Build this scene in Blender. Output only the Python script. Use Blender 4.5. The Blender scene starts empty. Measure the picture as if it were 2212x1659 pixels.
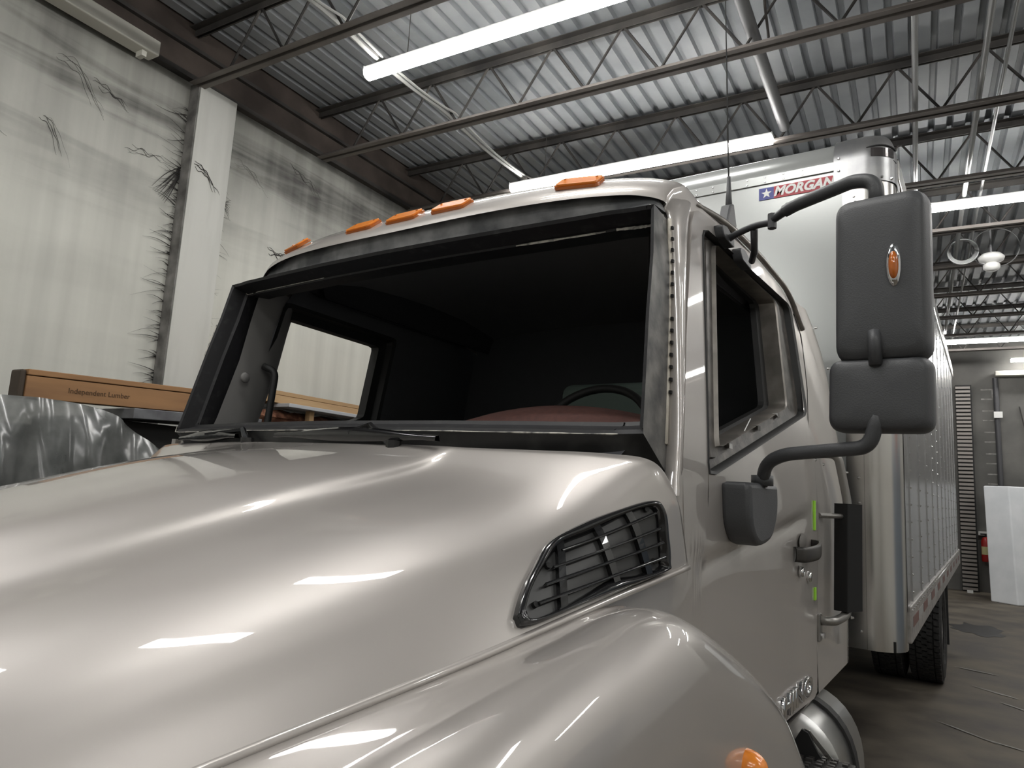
import bpy, math, random
from mathutils import Vector, Matrix
random.seed(7)
SC = bpy.context.scene
COL = SC.collection
V = Vector

# ------------------------------------------------------------------ camera, world, exposure
CAM = V((1.59, -1.55, 1.60))
ROLL, PITCH, YAW = [math.radians(a) for a in (3.167, 8.346, 34.463)]
FPX = 1508.0
fw = V((-math.sin(YAW) * math.cos(PITCH), math.cos(YAW) * math.cos(PITCH), math.sin(PITCH)))
rt = V((math.cos(YAW), math.sin(YAW), 0))
up = rt.cross(fw)
r2 = math.cos(ROLL) * rt + math.sin(ROLL) * up
u2 = -math.sin(ROLL) * rt + math.cos(ROLL) * up
cd = bpy.data.cameras.new('camera')
cd.sensor_width = 36.0
cd.lens = FPX / 2212 * 36.0
cd.clip_start = 0.05
cam = bpy.data.objects.new('camera', cd)
COL.objects.link(cam)
cam.matrix_world = Matrix((r2, u2, -fw)).transposed().to_4x4()
cam.location = CAM
SC.camera = cam
w = bpy.data.worlds.new('world')
SC.world = w
w.use_nodes = True
w.node_tree.nodes['Background'].inputs[0].default_value = (0.5, 0.52, 0.55, 1)
w.node_tree.nodes['Background'].inputs[1].default_value = 0.05
SC.view_settings.view_transform = 'Standard'
SC.view_settings.look = 'None'
SC.view_settings.gamma = 1.0
SC.view_settings.use_curve_mapping = False
SC.view_settings.exposure = 0.6
LAMP = 34.0            # emission strength of every strip light

BROT = math.radians(4.222)     # the hall is turned a little against the truck

# ------------------------------------------------------------------ materials
MATS = {}
def mat(name, col, rough=0.5, metal=0.0, col2=None, scale=8.0, detail=4.0, contrast=(0.35, 0.65), bump=0.0,
        bscale=None, coat=0.0, coatr=0.03, emit=0.0, alpha=1.0, stretch=None, spec=0.5, rough2=None):
    if name in MATS: return MATS[name]
    m = bpy.data.materials.new(name); m.use_nodes = True
    nt = m.node_tree; b = nt.nodes['Principled BSDF']
    b.inputs['Base Color'].default_value = (*col, 1)
    b.inputs['Roughness'].default_value = rough
    b.inputs['Metallic'].default_value = metal
    b.inputs['Specular IOR Level'].default_value = spec
    b.inputs['Coat Weight'].default_value = coat
    b.inputs['Coat Roughness'].default_value = coatr
    b.inputs['Alpha'].default_value = alpha
    if emit:
        b.inputs['Emission Color'].default_value = (*col, 1)
        b.inputs['Emission Strength'].default_value = emit
    if col2 or bump:
        tc = nt.nodes.new('ShaderNodeTexCoord'); mp = nt.nodes.new('ShaderNodeMapping')
        nt.links.new(tc.outputs['Object'], mp.inputs['Vector'])
        if stretch: mp.inputs['Scale'].default_value = stretch
        nz = nt.nodes.new('ShaderNodeTexNoise'); nz.inputs['Scale'].default_value = scale
        nz.inputs['Detail'].default_value = detail
        nt.links.new(mp.outputs['Vector'], nz.inputs['Vector'])
        if col2:
            rp = nt.nodes.new('ShaderNodeValToRGB')
            rp.color_ramp.elements[0].position, rp.color_ramp.elements[1].position = contrast
            rp.color_ramp.elements[0].color = (*col, 1); rp.color_ramp.elements[1].color = (*col2, 1)
            nt.links.new(nz.outputs['Fac'], rp.inputs['Fac'])
            nt.links.new(rp.outputs['Color'], b.inputs['Base Color'])
            if rough2 is not None:
                mr = nt.nodes.new('ShaderNodeMapRange')
                mr.inputs['From Min'].default_value, mr.inputs['From Max'].default_value = contrast
                mr.inputs['To Min'].default_value, mr.inputs['To Max'].default_value = rough, rough2
                nt.links.new(nz.outputs['Fac'], mr.inputs['Value'])
                nt.links.new(mr.outputs['Result'], b.inputs['Roughness'])
        if bump:
            n2 = nz
            if bscale:
                n2 = nt.nodes.new('ShaderNodeTexNoise'); n2.inputs['Scale'].default_value = bscale
                n2.inputs['Detail'].default_value = 3
                nt.links.new(mp.outputs['Vector'], n2.inputs['Vector'])
            bp = nt.nodes.new('ShaderNodeBump'); bp.inputs['Strength'].default_value = bump
            bp.inputs['Distance'].default_value = 0.01
            nt.links.new(n2.outputs['Fac'], bp.inputs['Height'])
            nt.links.new(bp.outputs['Normal'], b.inputs['Normal'])
    MATS[name] = m
    return m

def wall_material():
    m = bpy.data.materials.new('sooty_white_wall'); m.use_nodes = True
    nt = m.node_tree; b = nt.nodes['Principled BSDF']; L = nt.links.new
    tc = nt.nodes.new('ShaderNodeTexCoord')
    def noise(scale, st, detail=5, dist=0.0):
        mp = nt.nodes.new('ShaderNodeMapping'); mp.inputs['Scale'].default_value = st
        n = nt.nodes.new('ShaderNodeTexNoise'); n.inputs['Scale'].default_value = scale
        n.inputs['Detail'].default_value = detail; n.inputs['Distortion'].default_value = dist
        L(tc.outputs['Object'], mp.inputs['Vector']); L(mp.outputs['Vector'], n.inputs['Vector'])
        return n.outputs['Fac']
    def mr(v, a, c, d, e):
        n = nt.nodes.new('ShaderNodeMapRange'); n.clamp = True
        for k, x in zip(('From Min', 'From Max', 'To Min', 'To Max'), (a, c, d, e)): n.inputs[k].default_value = x
        L(v, n.inputs['Value']); return n.outputs['Result']
    def mth(op, a, c):
        n = nt.nodes.new('ShaderNodeMath'); n.operation = op
        for i, x in enumerate((a, c)):
            if isinstance(x, (int, float)): n.inputs[i].default_value = x
            else: L(x, n.inputs[i])
        return n.outputs[0]
    sp = nt.nodes.new('ShaderNodeSeparateXYZ'); L(tc.outputs['Object'], sp.inputs[0])
    streak = mr(noise(2.2, (1, 3.0, 0.15), 4), 0.35, 0.7, 0.0, 0.16)          # vertical streaks
    blot = mr(noise(1.3, (1, 1, 1), 6, 0.4), 0.45, 0.75, 0.0, 0.22)           # soot blots
    zz = mth('ADD', sp.outputs['Z'], mr(noise(0.8, (1, 0.5, 0.3), 4), 0.2, 0.8, -0.45, 0.45))
    high = mr(zz, 3.3, 4.8, 0.0, 0.52)                                           # soot gathered under the roof
    band = mr(noise(3.2, (1, 0.12, 1.6), 5, 0.6), 0.48, 0.72, 0.0, 0.42)       # level soot streaks
    band = mth('MULTIPLY', band, mr(sp.outputs['Z'], 3.2, 4.2, 0.1, 1.0))
    tot = mth('ADD', mth('ADD', streak, mth('MULTIPLY', blot, mr(sp.outputs['Z'], 2.6, 4.2, 0.35, 1))), mth('ADD', high, band))
    mx = nt.nodes.new('ShaderNodeMix'); mx.data_type = 'RGBA'
    mx.inputs[6].default_value = (0.64, 0.64, 0.585, 1); mx.inputs[7].default_value = (0.05, 0.048, 0.045, 1)
    n = nt.nodes.new('ShaderNodeClamp'); L(tot, n.inputs[0]); L(n.outputs[0], mx.inputs[0])
    L(mx.outputs[2], b.inputs['Base Color'])
    b.inputs['Roughness'].default_value = 0.75
    bp = nt.nodes.new('ShaderNodeBump'); bp.inputs['Strength'].default_value = 0.15; bp.inputs['Distance'].default_value = 0.02
    L(noise(6, (1, 1, 1), 4), bp.inputs['Height']); L(bp.outputs['Normal'], b.inputs['Normal'])
    return m

PAINT = mat('silver_paint', (0.475, 0.445, 0.418), 0.40, 0.40, coat=1.0, coatr=0.025)
PAINT.node_tree.nodes['Principled BSDF'].inputs['Coat IOR'].default_value = 1.7
CREAM = mat('bare_cream_paint', (0.62, 0.58, 0.50), 0.5, 0, (0.38, 0.33, 0.27), 22, 6, (0.5, 0.72))
BLACKF = mat('black_frame', (0.010, 0.010, 0.012), 0.55, 0, (0.035, 0.035, 0.035), 30, 6, (0.55, 0.8))
HEADER = mat('dusty_grey_primer', (0.085, 0.088, 0.092), 0.7, 0, (0.27, 0.27, 0.27), 9, 8, (0.38, 0.68), 0.15, 60)
REVEAL = mat('worn_grey_metal', (0.10, 0.10, 0.10), 0.55, 0.25, (0.26, 0.25, 0.235), 14, 8, (0.36, 0.7), 0.1, 70)
RESIDUE = mat('pale_residue', (0.60, 0.58, 0.52), 0.6, 0, (0.12, 0.12, 0.12), 40, 6, (0.45, 0.66))
TRIM = mat('dirty_door_trim', (0.055, 0.05, 0.045), 0.45, 0.3, (0.16, 0.145, 0.13), 16, 7, (0.4, 0.7), 0.08, 80)
TRIML = mat('bare_door_metal', (0.22, 0.205, 0.185), 0.35, 0.6, (0.36, 0.33, 0.30), 12, 6, (0.4, 0.7))
RUBBER = mat('black_rubber', (0.012, 0.012, 0.012), 0.6)
COWLB = mat('cowl_plastic', (0.013, 0.013, 0.013), 0.42, 0, (0.05, 0.05, 0.048), 10, 6, (0.5, 0.8))
PLASTIC = mat('grained_black_plastic', (0.060, 0.062, 0.066), 0.46, 0, bump=0.12, scale=320)
GLOSSB = mat('gloss_black', (0.012, 0.012, 0.013), 0.12, coat=0.6)
DARKIN = mat('cab_interior', (0.10, 0.102, 0.112), 0.9, spec=0.2)
DARKT = mat('dark_rail_trim', (0.05, 0.05, 0.055), 0.9, spec=0.2)
LINING = mat('headliner', (0.16, 0.16, 0.165), 0.9)
PILLARG = mat('grey_pillar_trim', (0.20, 0.195, 0.19), 0.7)
DASH = mat('maroon_dash_cover', (0.115, 0.048, 0.038), 0.8, 0, (0.085, 0.036, 0.03), 60, 3)
SEAT = mat('teal_seat', (0.17, 0.225, 0.205), 0.7)
AMBER = mat('amber_lens', (0.85, 0.26, 0.025), 0.25, coat=0.6)
AMBERD = mat('dark_amber_lens', (0.50, 0.13, 0.015), 0.15, coat=0.8)
CHROME = mat('chrome', (0.75, 0.75, 0.76), 0.08, 1.0)
ALU = mat('polished_aluminium', (0.62, 0.61, 0.59), 0.24, 1.0, (0.50, 0.47, 0.43), 1.2, 3, (0.4, 0.7))
ALUC = mat('cast_aluminium', (0.33, 0.335, 0.34), 0.38, 0.85, (0.42, 0.42, 0.42), 9, 4)
BOXF = mat('box_front_white', (0.345, 0.355, 0.348), 0.25, 0.35)
BOXS = mat('box_side_aluminium', (0.40, 0.40, 0.405), 0.26, 0.85, (0.47, 0.47, 0.47), 3, 4)
RIVET = mat('rivet_steel', (0.62, 0.62, 0.61), 0.25, 0.9)
RAIL = mat('dusty_rail', (0.22, 0.21, 0.20), 0.5, 0.4, (0.38, 0.36, 0.34), 18, 6)
TIRE = mat('tire_rubber', (0.012, 0.012, 0.012), 0.75, 0, (0.03, 0.029, 0.028), 30, 5)
CHASSIS = mat('chassis_black', (0.010, 0.010, 0.010), 0.7)
STEELRIM = mat('wheel_steel', (0.45, 0.44, 0.43), 0.4, 0.8)
TANKM = mat('brushed_tank', (0.55, 0.55, 0.54), 0.28, 1.0, bump=0.05, scale=40, stretch=(1, 0.05, 1))
GRIP = mat('matte_black_grip', (0.006, 0.006, 0.006), 0.9)
TUBEM = mat('dull_grab_tube', (0.30, 0.29, 0.275), 0.35, 0.8)
RED = mat('sign_red', (0.42, 0.012, 0.028), 0.4)
BLUE = mat('sign_blue', (0.035, 0.045, 0.26), 0.4)
WHITE = mat('sign_white', (0.80, 0.80, 0.78), 0.4)
TAPE = mat('white_tape', (0.30, 0.295, 0.285), 0.5)
TAPER = mat('red_tape', (0.15, 0.075, 0.065), 0.5)
LIME = mat('lime_tape', (0.35, 0.75, 0.05), 0.5)

STEEL = mat('sooty_joist_steel', (0.030, 0.028, 0.027), 0.65, 0.1, (0.075, 0.068, 0.062), 3, 5)
STEELB = mat('primed_joist_chord', (0.13, 0.115, 0.105), 0.6, 0.1, (0.20, 0.18, 0.165), 2.5, 5)
DECK = mat('steel_roof_deck', (0.22, 0.235, 0.25), 0.6, 0.0, (0.33, 0.345, 0.355), 1.6, 7, (0.35, 0.68))
BROWNB = mat('brown_wall_beam', (0.048, 0.036, 0.030), 0.8, 0, (0.10, 0.078, 0.066), 2.5, 6)
LITE = mat('lamp_light', (1.0, 0.985, 0.955), 0.4, emit=LAMP)
LAMPH = mat('lamp_housing', (0.75, 0.76, 0.76), 0.4)
FIXT = mat('cream_fixture', (0.62, 0.61, 0.55), 0.5)
PIPE = mat('galvanised_pipe', (0.45, 0.46, 0.46), 0.35, 0.6)
PIPED = mat('grey_pipe', (0.20, 0.20, 0.205), 0.5, 0.2)
CABLEW = mat('white_cable', (0.30, 0.30, 0.285), 0.5)
WEB = mat('cobweb_dust', (0.035, 0.032, 0.030), 0.95)
COLDARK = mat('dark_column_side', (0.10, 0.096, 0.09), 0.9, 0, (0.30, 0.29, 0.275), 7, 7, (0.35, 0.75))
WALLM = wall_material()
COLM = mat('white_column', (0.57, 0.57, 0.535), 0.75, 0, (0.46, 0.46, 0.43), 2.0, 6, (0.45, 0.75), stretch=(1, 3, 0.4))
BLOCK = mat('grey_block_wall', (0.105, 0.103, 0.097), 0.85, 0, (0.17, 0.165, 0.153), 1.4, 8, (0.35, 0.7), 0.2, 14)
FARW = mat('pale_block_wall', (0.62, 0.62, 0.60), 0.85, 0, (0.70, 0.70, 0.67), 1.0, 5)
FLOORM = mat('stained_concrete', (0.058, 0.048, 0.038), 0.6, 0, (0.165, 0.142, 0.108), 1.7, 9, (0.36, 0.66), 0.1, 25, rough2=0.75)
STAIN = mat('dark_floor_stain', (0.016, 0.015, 0.014), 0.5)
SCUFF = mat('pale_floor_scuff', (0.24, 0.23, 0.205), 0.6)
WOOD = mat('lumber', (0.33, 0.175, 0.075), 0.7, 0, (0.20, 0.105, 0.05), 3, 7, (0.35, 0.75), stretch=(2, 0.5, 4))
WOODP = mat('pale_lumber', (0.46, 0.31, 0.16), 0.7, 0, (0.36, 0.22, 0.11), 3, 7, (0.35, 0.75), stretch=(2, 0.5, 4))
WOODD = mat('lumber_dark_end', (0.06, 0.045, 0.032), 0.8)
STAMP = mat('stamp_ink', (0.085, 0.045, 0.02), 0.8)
SHEETM = mat('plastic_sheeting', (0.07, 0.075, 0.072), 0.25, 0, (0.19, 0.195, 0.19), 5, 5, (0.35, 0.7), alpha=0.86, coat=0.4, coatr=0.14)
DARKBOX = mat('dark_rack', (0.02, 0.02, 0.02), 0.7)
SHELF = mat('grey_shelf_steel', (0.17, 0.175, 0.185), 0.5, 0.2, (0.10, 0.10, 0.11), 9, 5)
SHELFW = mat('pale_shelf', (0.44, 0.45, 0.47), 0.5)
SHAG = mat('brown_shaggy_wool', (0.10, 0.035, 0.018), 0.95, 0, (0.30, 0.14, 0.08), 14, 9, (0.4, 0.68), 0.9, 45)
FOAM = mat('white_foam', (0.88, 0.90, 0.93), 0.6, 0, (0.80, 0.83, 0.86), 3, 4)
REDX = mat('extinguisher_red', (0.38, 0.015, 0.012), 0.3, coat=0.5)
LABELY = mat('label_cream', (0.62, 0.58, 0.30), 0.5)
BLUEP = mat('blue_grey_door', (0.22, 0.27, 0.33), 0.5)
ORANGE = mat('orange_sign', (0.65, 0.16, 0.05), 0.5)
RIBM = mat('ribbed_steel', (0.28, 0.255, 0.235), 0.5, 0.2)

# ------------------------------------------------------------------ mesh helpers
class MB:
    def __init__(s): s.v = []; s.f = []
    def add(s, v, f):
        k = len(s.v); s.v += [tuple(p) for p in v]; s.f += [tuple(i + k for i in q) for q in f]; return s
    def box(s, lo, hi):
        x0, y0, z0 = lo; x1, y1, z1 = hi
        v = [(x0,y0,z0),(x1,y0,z0),(x1,y1,z0),(x0,y1,z0),(x0,y0,z1),(x1,y0,z1),(x1,y1,z1),(x0,y1,z1)]
        return s.add(v, [(3,2,1,0),(4,5,6,7),(0,1,5,4),(1,2,6,5),(2,3,7,6),(3,0,4,7)])
    def tube(s, path, r, n=8, cap=True):
        P = [V(p) for p in path]; rad = r if isinstance(r, (list, tuple)) else [r] * len(P)
        ref = None; rings = []
        for i, p in enumerate(P):
            t = (P[min(i+1, len(P)-1)] - P[max(i-1, 0)]).normalized()
            if ref is None: ref = V((0,0,1)) if abs(t.z) < 0.9 else V((1,0,0))
            a = (ref - t * ref.dot(t)).normalized(); ref = a; b = t.cross(a)
            rings.append([p + rad[i] * (math.cos(2*math.pi*k/n) * a + math.sin(2*math.pi*k/n) * b) for k in range(n)])
        v = [q for ring in rings for q in ring]; f = []
        for i in range(len(P) - 1):
            for k in range(n):
                f.append((i*n+k, i*n+(k+1) % n, (i+1)*n+(k+1) % n, (i+1)*n+k))
        if cap:
            f.append(tuple(range(n-1, -1, -1))); f.append(tuple((len(P)-1)*n + k for k in range(n)))
        return s.add(v, f)
    def grid(s, rows, closed=False):
        n = len(rows[0]); v = [p for r in rows for p in r]; f = []
        for i in range(len(rows) - 1):
            for k in range(n if closed else n - 1):
                f.append((i*n+k, i*n+(k+1) % n, (i+1)*n+(k+1) % n, (i+1)*n+k))
        return s.add(v, f)
    def prism(s, poly, fn, h0, h1):          # poly 2d, fn(a, b, h) -> point
        n = len(poly); v = [fn(a, b, h0) for a, b in poly] + [fn(a, b, h1) for a, b in poly]
        f = [tuple(range(n-1, -1, -1)), tuple(range(n, 2*n))]
        f += [(k, (k+1) % n, n+(k+1) % n, n+k) for k in range(n)]
        return s.add(v, f)
    def build(s, name, m, parent=None, smooth=False, bevel=0.0, rot=0.0, loc=None, solid=0.0, seg=2, sub=0):
        me = bpy.data.meshes.new(name); me.from_pydata([tuple(p) for p in s.v], [], s.f)
        me.validate(); me.update()
        me.materials.append(m)
        o = bpy.data.objects.new(name, me); COL.objects.link(o)
        if smooth:
            for p in me.polygons: p.use_smooth = True
        if parent: o.parent = parent
        if rot: o.rotation_euler.z = rot
        if loc: o.location = loc
        if solid:
            md = o.modifiers.new('solid', 'SOLIDIFY'); md.thickness = solid; md.offset = 0
        if bevel:
            md = o.modifiers.new('bevel', 'BEVEL'); md.width = bevel; md.segments = seg; md.limit_method = 'ANGLE'
        if sub:
            md = o.modifiers.new('sub', 'SUBSURF'); md.levels = sub; md.render_levels = sub
        return o
def fixnormals(o):
    import bmesh
    bm = bmesh.new(); bm.from_mesh(o.data); bmesh.ops.recalc_face_normals(bm, faces=bm.faces); bm.to_mesh(o.data); bm.free()
    return o
def sharp(o, ang=35):
    for p in o.data.polygons: p.use_smooth = True
    try: o.data.set_sharp_from_angle(angle=math.radians(ang))
    except Exception: pass
    return o
def empty(name, label=None, cat=None, group=None, loc=(0,0,0), rot=0.0):
    o = bpy.data.objects.new(name, None); COL.objects.link(o); o.location = loc; o.rotation_euler.z = rot
    o.empty_display_size = 0.1
    if label: tag(o, label, cat, group)
    return o
def tag(o, label=None, cat=None, group=None, kind=None):
    if label: o['label'] = label
    if cat: o['category'] = cat
    if group: o['group'] = group
    if kind: o['kind'] = kind
    return o
def bez(P, n=12):                            # Catmull-Rom through points
    P = [V(p) for p in P]; out = []
    for i in range(len(P) - 1):
        a = P[i-1] if i else 2*P[0]-P[1]; b, c = P[i], P[i+1]
        d = P[i+2] if i+2 < len(P) else 2*P[-1]-P[-2]
        for k in range(n):
            t = k / n
            out.append(0.5*((2*b)+(c-a)*t+(2*a-5*b+4*c-d)*t*t+(-a+3*b-3*c+d)*t**3))
    out.append(P[-1]); return out
def fillet(P, r, n=6):                        # polyline with rounded corners
    P = [V(p) for p in P]; out = [P[0]]
    for i in range(1, len(P) - 1):
        a, b, c = P[i-1], P[i], P[i+1]; d1 = (a-b); d2 = (c-b)
        rr = min(r, d1.length*0.48, d2.length*0.48); p = b + d1.normalized()*rr; q = b + d2.normalized()*rr
        for k in range(n + 1):
            t = k / n; out.append((1-t)**2*p + 2*t*(1-t)*b + t*t*q)
    out.append(P[-1]); return out
def rloop(poly, r, n=5):                      # closed 2d polygon with rounded corners
    m = len(poly); out = []
    rr = r if isinstance(r, (list, tuple)) else [r] * m
    for i in range(m):
        a, b, c = [V((*poly[k % m], 0)) for k in (i-1, i, i+1)]; d1 = a-b; d2 = c-b
        q = min(rr[i], d1.length*0.48, d2.length*0.48); p0 = b+d1.normalized()*q; p1 = b+d2.normalized()*q
        for k in range(n + 1):
            t = k / n; s = (1-t)**2*p0 + 2*t*(1-t)*b + t*t*p1; out.append((s.x, s.y))
    return out
def resample(loop, n):                        # closed 2d loop -> n points by arc length, start kept
    L = [V((*p, 0)) for p in loop] + [V((*loop[0], 0))]
    d = [0]
    for i in range(len(L) - 1): d.append(d[-1] + (L[i+1]-L[i]).length)
    out = []; j = 0
    for k in range(n):
        t = d[-1] * k / n
        while d[j+1] < t: j += 1
        u = (t - d[j]) / max(d[j+1]-d[j], 1e-9); p = L[j].lerp(L[j+1], u); out.append((p.x, p.y))
    return out
def seg_resample(loop, keys, n):              # resample between key corner indices, n points for each stretch
    out = []; m = len(loop)
    for a, b in zip(keys, keys[1:] + [keys[0] + m]):
        pts = [V((*loop[k % m], 0)) for k in range(a, b + 1)]; d = [0]
        for i in range(len(pts)-1): d.append(d[-1] + (pts[i+1]-pts[i]).length)
        j = 0
        for k in range(n):
            t = d[-1]*k/n
            while d[j+1] < t - 1e-12: j += 1
            u = (t-d[j])/max(d[j+1]-d[j], 1e-9); p = pts[j].lerp(pts[j+1], u); out.append((p.x, p.y))
    return out
def text_mesh(name, body, size, m, parent, matrix, extrude=0.002, shear=0.0, offset=0.0, xs=1.0, bevel=0.0):
    c = bpy.data.curves.new(name, 'FONT'); c.body = body; c.size = size; c.extrude = extrude
    c.bevel_depth = bevel; c.bevel_resolution = 1; c.shear = shear; c.offset = offset; c.align_x = 'CENTER'; c.align_y = 'CENTER'; c.resolution_u = 3
    t = bpy.data.objects.new(name, c); COL.objects.link(t)
    dg = bpy.context.evaluated_depsgraph_get(); dg.update()
    me = bpy.data.meshes.new_from_object(t.evaluated_get(dg))
    bpy.data.objects.remove(t); me.name = name
    me.transform(matrix @ Matrix.Diagonal((xs, 1, 1, 1))); me.materials.clear(); me.materials.append(m)
    o = bpy.data.objects.new(name, me); COL.objects.link(o); o.parent = parent
    return o
def frame_matrix(o, x, y, z):
    M = Matrix((V(x).normalized(), V(y).normalized(), V(z).normalized())).transposed().to_4x4(); M.translation = V(o); return M

# ================================================================== THE HALL (building frame, turned by BROT)
XW, XE, YS, YN, ZD = -3.66, 6.8, -9.0, 15.9, 5.24
def hall(mb, name, m, **k): return mb.build(name, m, rot=BROT, **k)
tag(hall(MB().box((XW-0.2, YS-0.2, -0.2), (XE+0.2, YN+0.2, 0)), 'floor', FLOORM), 'dark stained concrete floor of the hall', 'floor', kind='structure')
tag(hall(MB().box((XW-0.2, YS, 0), (XW, YN, 4.80)), 'wall_left', WALLM), 'sooty white wall left of the truck', 'wall', kind='structure')
tag(hall(MB().box((XW-0.2, YS, 4.80), (XW+0.02, YN, ZD+0.1)), 'trim_1', BROWNB), 'dark brown beam running along the top of the white wall', 'beam', kind='structure')
tag(hall(MB().box((XW-0.2, YS, 4.76), (XW+0.07, YN, 4.80)).box((XW-0.2, YS, 5.02), (XW+0.06, YN, 5.05)), 'trim_2', STEEL), 'dark steel ledge strips along the brown beam', 'trim', kind='structure')
tag(hall(MB().box((XW, YN, 0), (XE, YN+0.2, ZD+0.1)), 'wall_back', BLOCK), 'grey concrete wall far behind the truck', 'wall', kind='structure')
tag(hall(MB().box((XE, YS, 0), (XE+0.2, YN, ZD+0.1)), 'wall_right', FARW), 'pale block wall on the right side of the hall', 'wall', kind='structure')
tag(hall(MB().box((XW, YS-0.2, 0), (XE, YS, ZD+0.1)), 'wall_front', FARW), 'pale block wall behind the camera', 'wall', kind='structure')
# fluted steel deck
d = MB(); x = XW - 0.1; prof = []
while x < XE + 0.1:
    prof += [(x, ZD), (x+0.092, ZD), (x+0.104, ZD+0.04), (x+0.140, ZD+0.04)]; x += 0.152
prof.append((x, ZD))
d.grid([[(px, YS-0.1, pz) for px, pz in prof], [(px, YN+0.1, pz) for px, pz in prof]])
d.box((XW-0.2, YS-0.1, ZD+0.06), (XE+0.2, YN+0.1, ZD+0.12))
tag(hall(d, 'ceiling', DECK), 'fluted grey steel roof deck', 'ceiling', kind='structure')
# column on the white wall
p = empty('wall_column', 'white boxed column on the sooty wall with a darker mottled side', 'column', rot=BROT)
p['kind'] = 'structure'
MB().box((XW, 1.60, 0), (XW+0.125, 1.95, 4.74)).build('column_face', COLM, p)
MB().box((XW, 1.588, 0), (XW+0.118, 1.602, 4.74)).build('column_side', COLDARK, p)  # side face in a darker, mottled colour than the column front

# cobwebs: fine dusty strands
cw = MB()
def strand(y, z, ly, lz, r, off=0.02, n=5):
    wob = random.uniform(-0.05, 0.05)
    P = []
    for k in range(n + 1):
        t = k / n
        P.append((XW + off + 0.01*math.sin(3*t), y + ly*t + 0.03*math.sin(5*t+wob*90)*abs(ly), z + lz*t - wob*math.sin(math.pi*t)*2*abs(ly)))
    cw.tube(P, [r*(1-0.85*k/n) for k in range(n+1)], 3, cap=False)
for i in range(95):
    z = random.uniform(2.1, 4.55); L = random.choice([0.06, 0.1, 0.14, 0.2]) * random.uniform(0.6, 1.4)
    strand(1.585, z, -L, random.uniform(-0.5, 0.35)*L, random.uniform(0.0015, 0.0045), 0.008)
for i in range(70):
    z = random.uniform(2.3, 4.4); L = random.choice([0.05, 0.09, 0.13]) * random.uniform(0.6, 1.4)
    strand(1.955, z, L, random.uniform(-0.7, 0.3)*L, random.uniform(0.001, 0.003), 0.004)
for k in range(9): strand(1.585, 4.02 - 0.012*k, -0.22 + 0.015*k, -0.25, 0.006, 0.006)
for k in range(8): strand(1.965, 3.86 + 0.01*k, 0.12, 0.08 - 0.035*k, 0.005, 0.006)
for (y, z, ly, lz, r) in [(0.05, 3.76, 0.36, -0.10, 0.006), (0.1, 3.74, 0.2, -0.05, 0.008), (0.55, 3.95, 0.2, -0.3, 0.0022), (1.15, 3.98, 0.4, 0.05, 0.002),
        (0.85, 4.35, 0.35, -0.1, 0.002), (0.6, 4.42, 0.4, -0.34, 0.002), (2.55, 3.62, 0.34, -0.02, 0.004), (2.72, 3.63, 0.14, 0.05, 0.003), (3.3, 3.9, 0.4, -0.06, 0.002),
        (2.1, 4.3, 0.4, -0.15, 0.002), (2.7, 4.5, 0.5, -0.2, 0.002), (0.1, 2.98, 0.25, -0.04, 0.0022), (1.62, 4.03, 0.28, -0.2, 0.004)]:
    for q in range(4):
        P = []; a1, a2 = random.uniform(0, 6), random.uniform(0, 6); k0 = random.uniform(0.6, 1.0); y1 = y + random.uniform(-0.03, 0.03); z1 = z + random.uniform(-0.03, 0.03)
        for k in range(15):
            t = k/14; wv = 0.05*abs(ly)*math.sin(7*t+a1) + 0.03*abs(ly)*math.sin(17*t+a2)
            P.append((XW + (0.004 if not 1.6 < y < 1.9 else 0.13), y1 + ly*k0*t, z1 + lz*k0*t*t + wv))
        rr = r*random.uniform(0.3, 0.9)
        cw.tube(P, [rr*(0.2+math.sin(math.pi*min(0.98, 0.15+0.8*k/14))*random.uniform(0.6, 1.1)) for k in range(15)], 3, cap=False)
tag(cw.build('cobweb', WEB, rot=BROT), 'dark dusty cobweb strands clinging to the white wall and column edges', 'cobweb', kind='stuff')

# open-web roof joists
def angle_bar(mb, x0, x1, z, s=0.045, dirz=1, gap=0.012):
    for sgn in (-1, 1):
        a, b = sorted((sgn*gap, sgn*(gap+s)))
        mb.box((x0, a, min(z, z+dirz*0.006)), (x1, b, max(z, z+dirz*0.006)))
        a, b = sorted((sgn*gap, sgn*(gap+0.006)))
        mb.box((x0, a, min(z, z+dirz*s)), (x1, b, max(z, z+dirz*s)))
    return mb
ZB, ZT, PAN = 4.70, 5.215, 0.61
topm = angle_bar(MB(), XW+0.02, XE, ZT, 0.06, -1); botm = angle_bar(MB(), XW+0.10, XE-0.3, ZB, 0.05, 1)
rodA = MB().tube([(0, 0, ZB+0.03), (PAN/2, 0, ZT-0.03)], 0.011, 6); rodB = MB().tube([(0, 0, ZT-0.03), (PAN/2, 0, ZB+0.03)], 0.011, 6)
webm = MB()
for i in range(18):
    webm.tube([(XW+0.5+i*PAN, 0, ZB+0.03), (XW+0.5+(i+0.5)*PAN, 0, ZT-0.03), (XW+0.5+(i+1)*PAN, 0, ZB+0.03)], 0.011, 5)
yj = [0.16, 1.57, 2.98, 4.41, 5.82, 7.24, 8.65, 10.06, 11.48, 12.89, 14.3]
ordn = ['nearest the camera', 'second from the camera, ending above the white column', 'third from the camera, crossing above the cab', 'fourth from the camera, crossing above the cargo box front',
        'fifth from the camera, over the cargo box', 'sixth from the camera', 'seventh from the camera', 'eighth from the camera', 'ninth from the camera', 'tenth from the camera', 'last before the far grey wall']
COS, SIN = math.cos(BROT), math.sin(BROT)
def hb(x, y, z=0): return (x*COS - y*SIN, x*SIN + y*COS, z)
A0 = B0 = T0 = M0 = W0 = None
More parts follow.
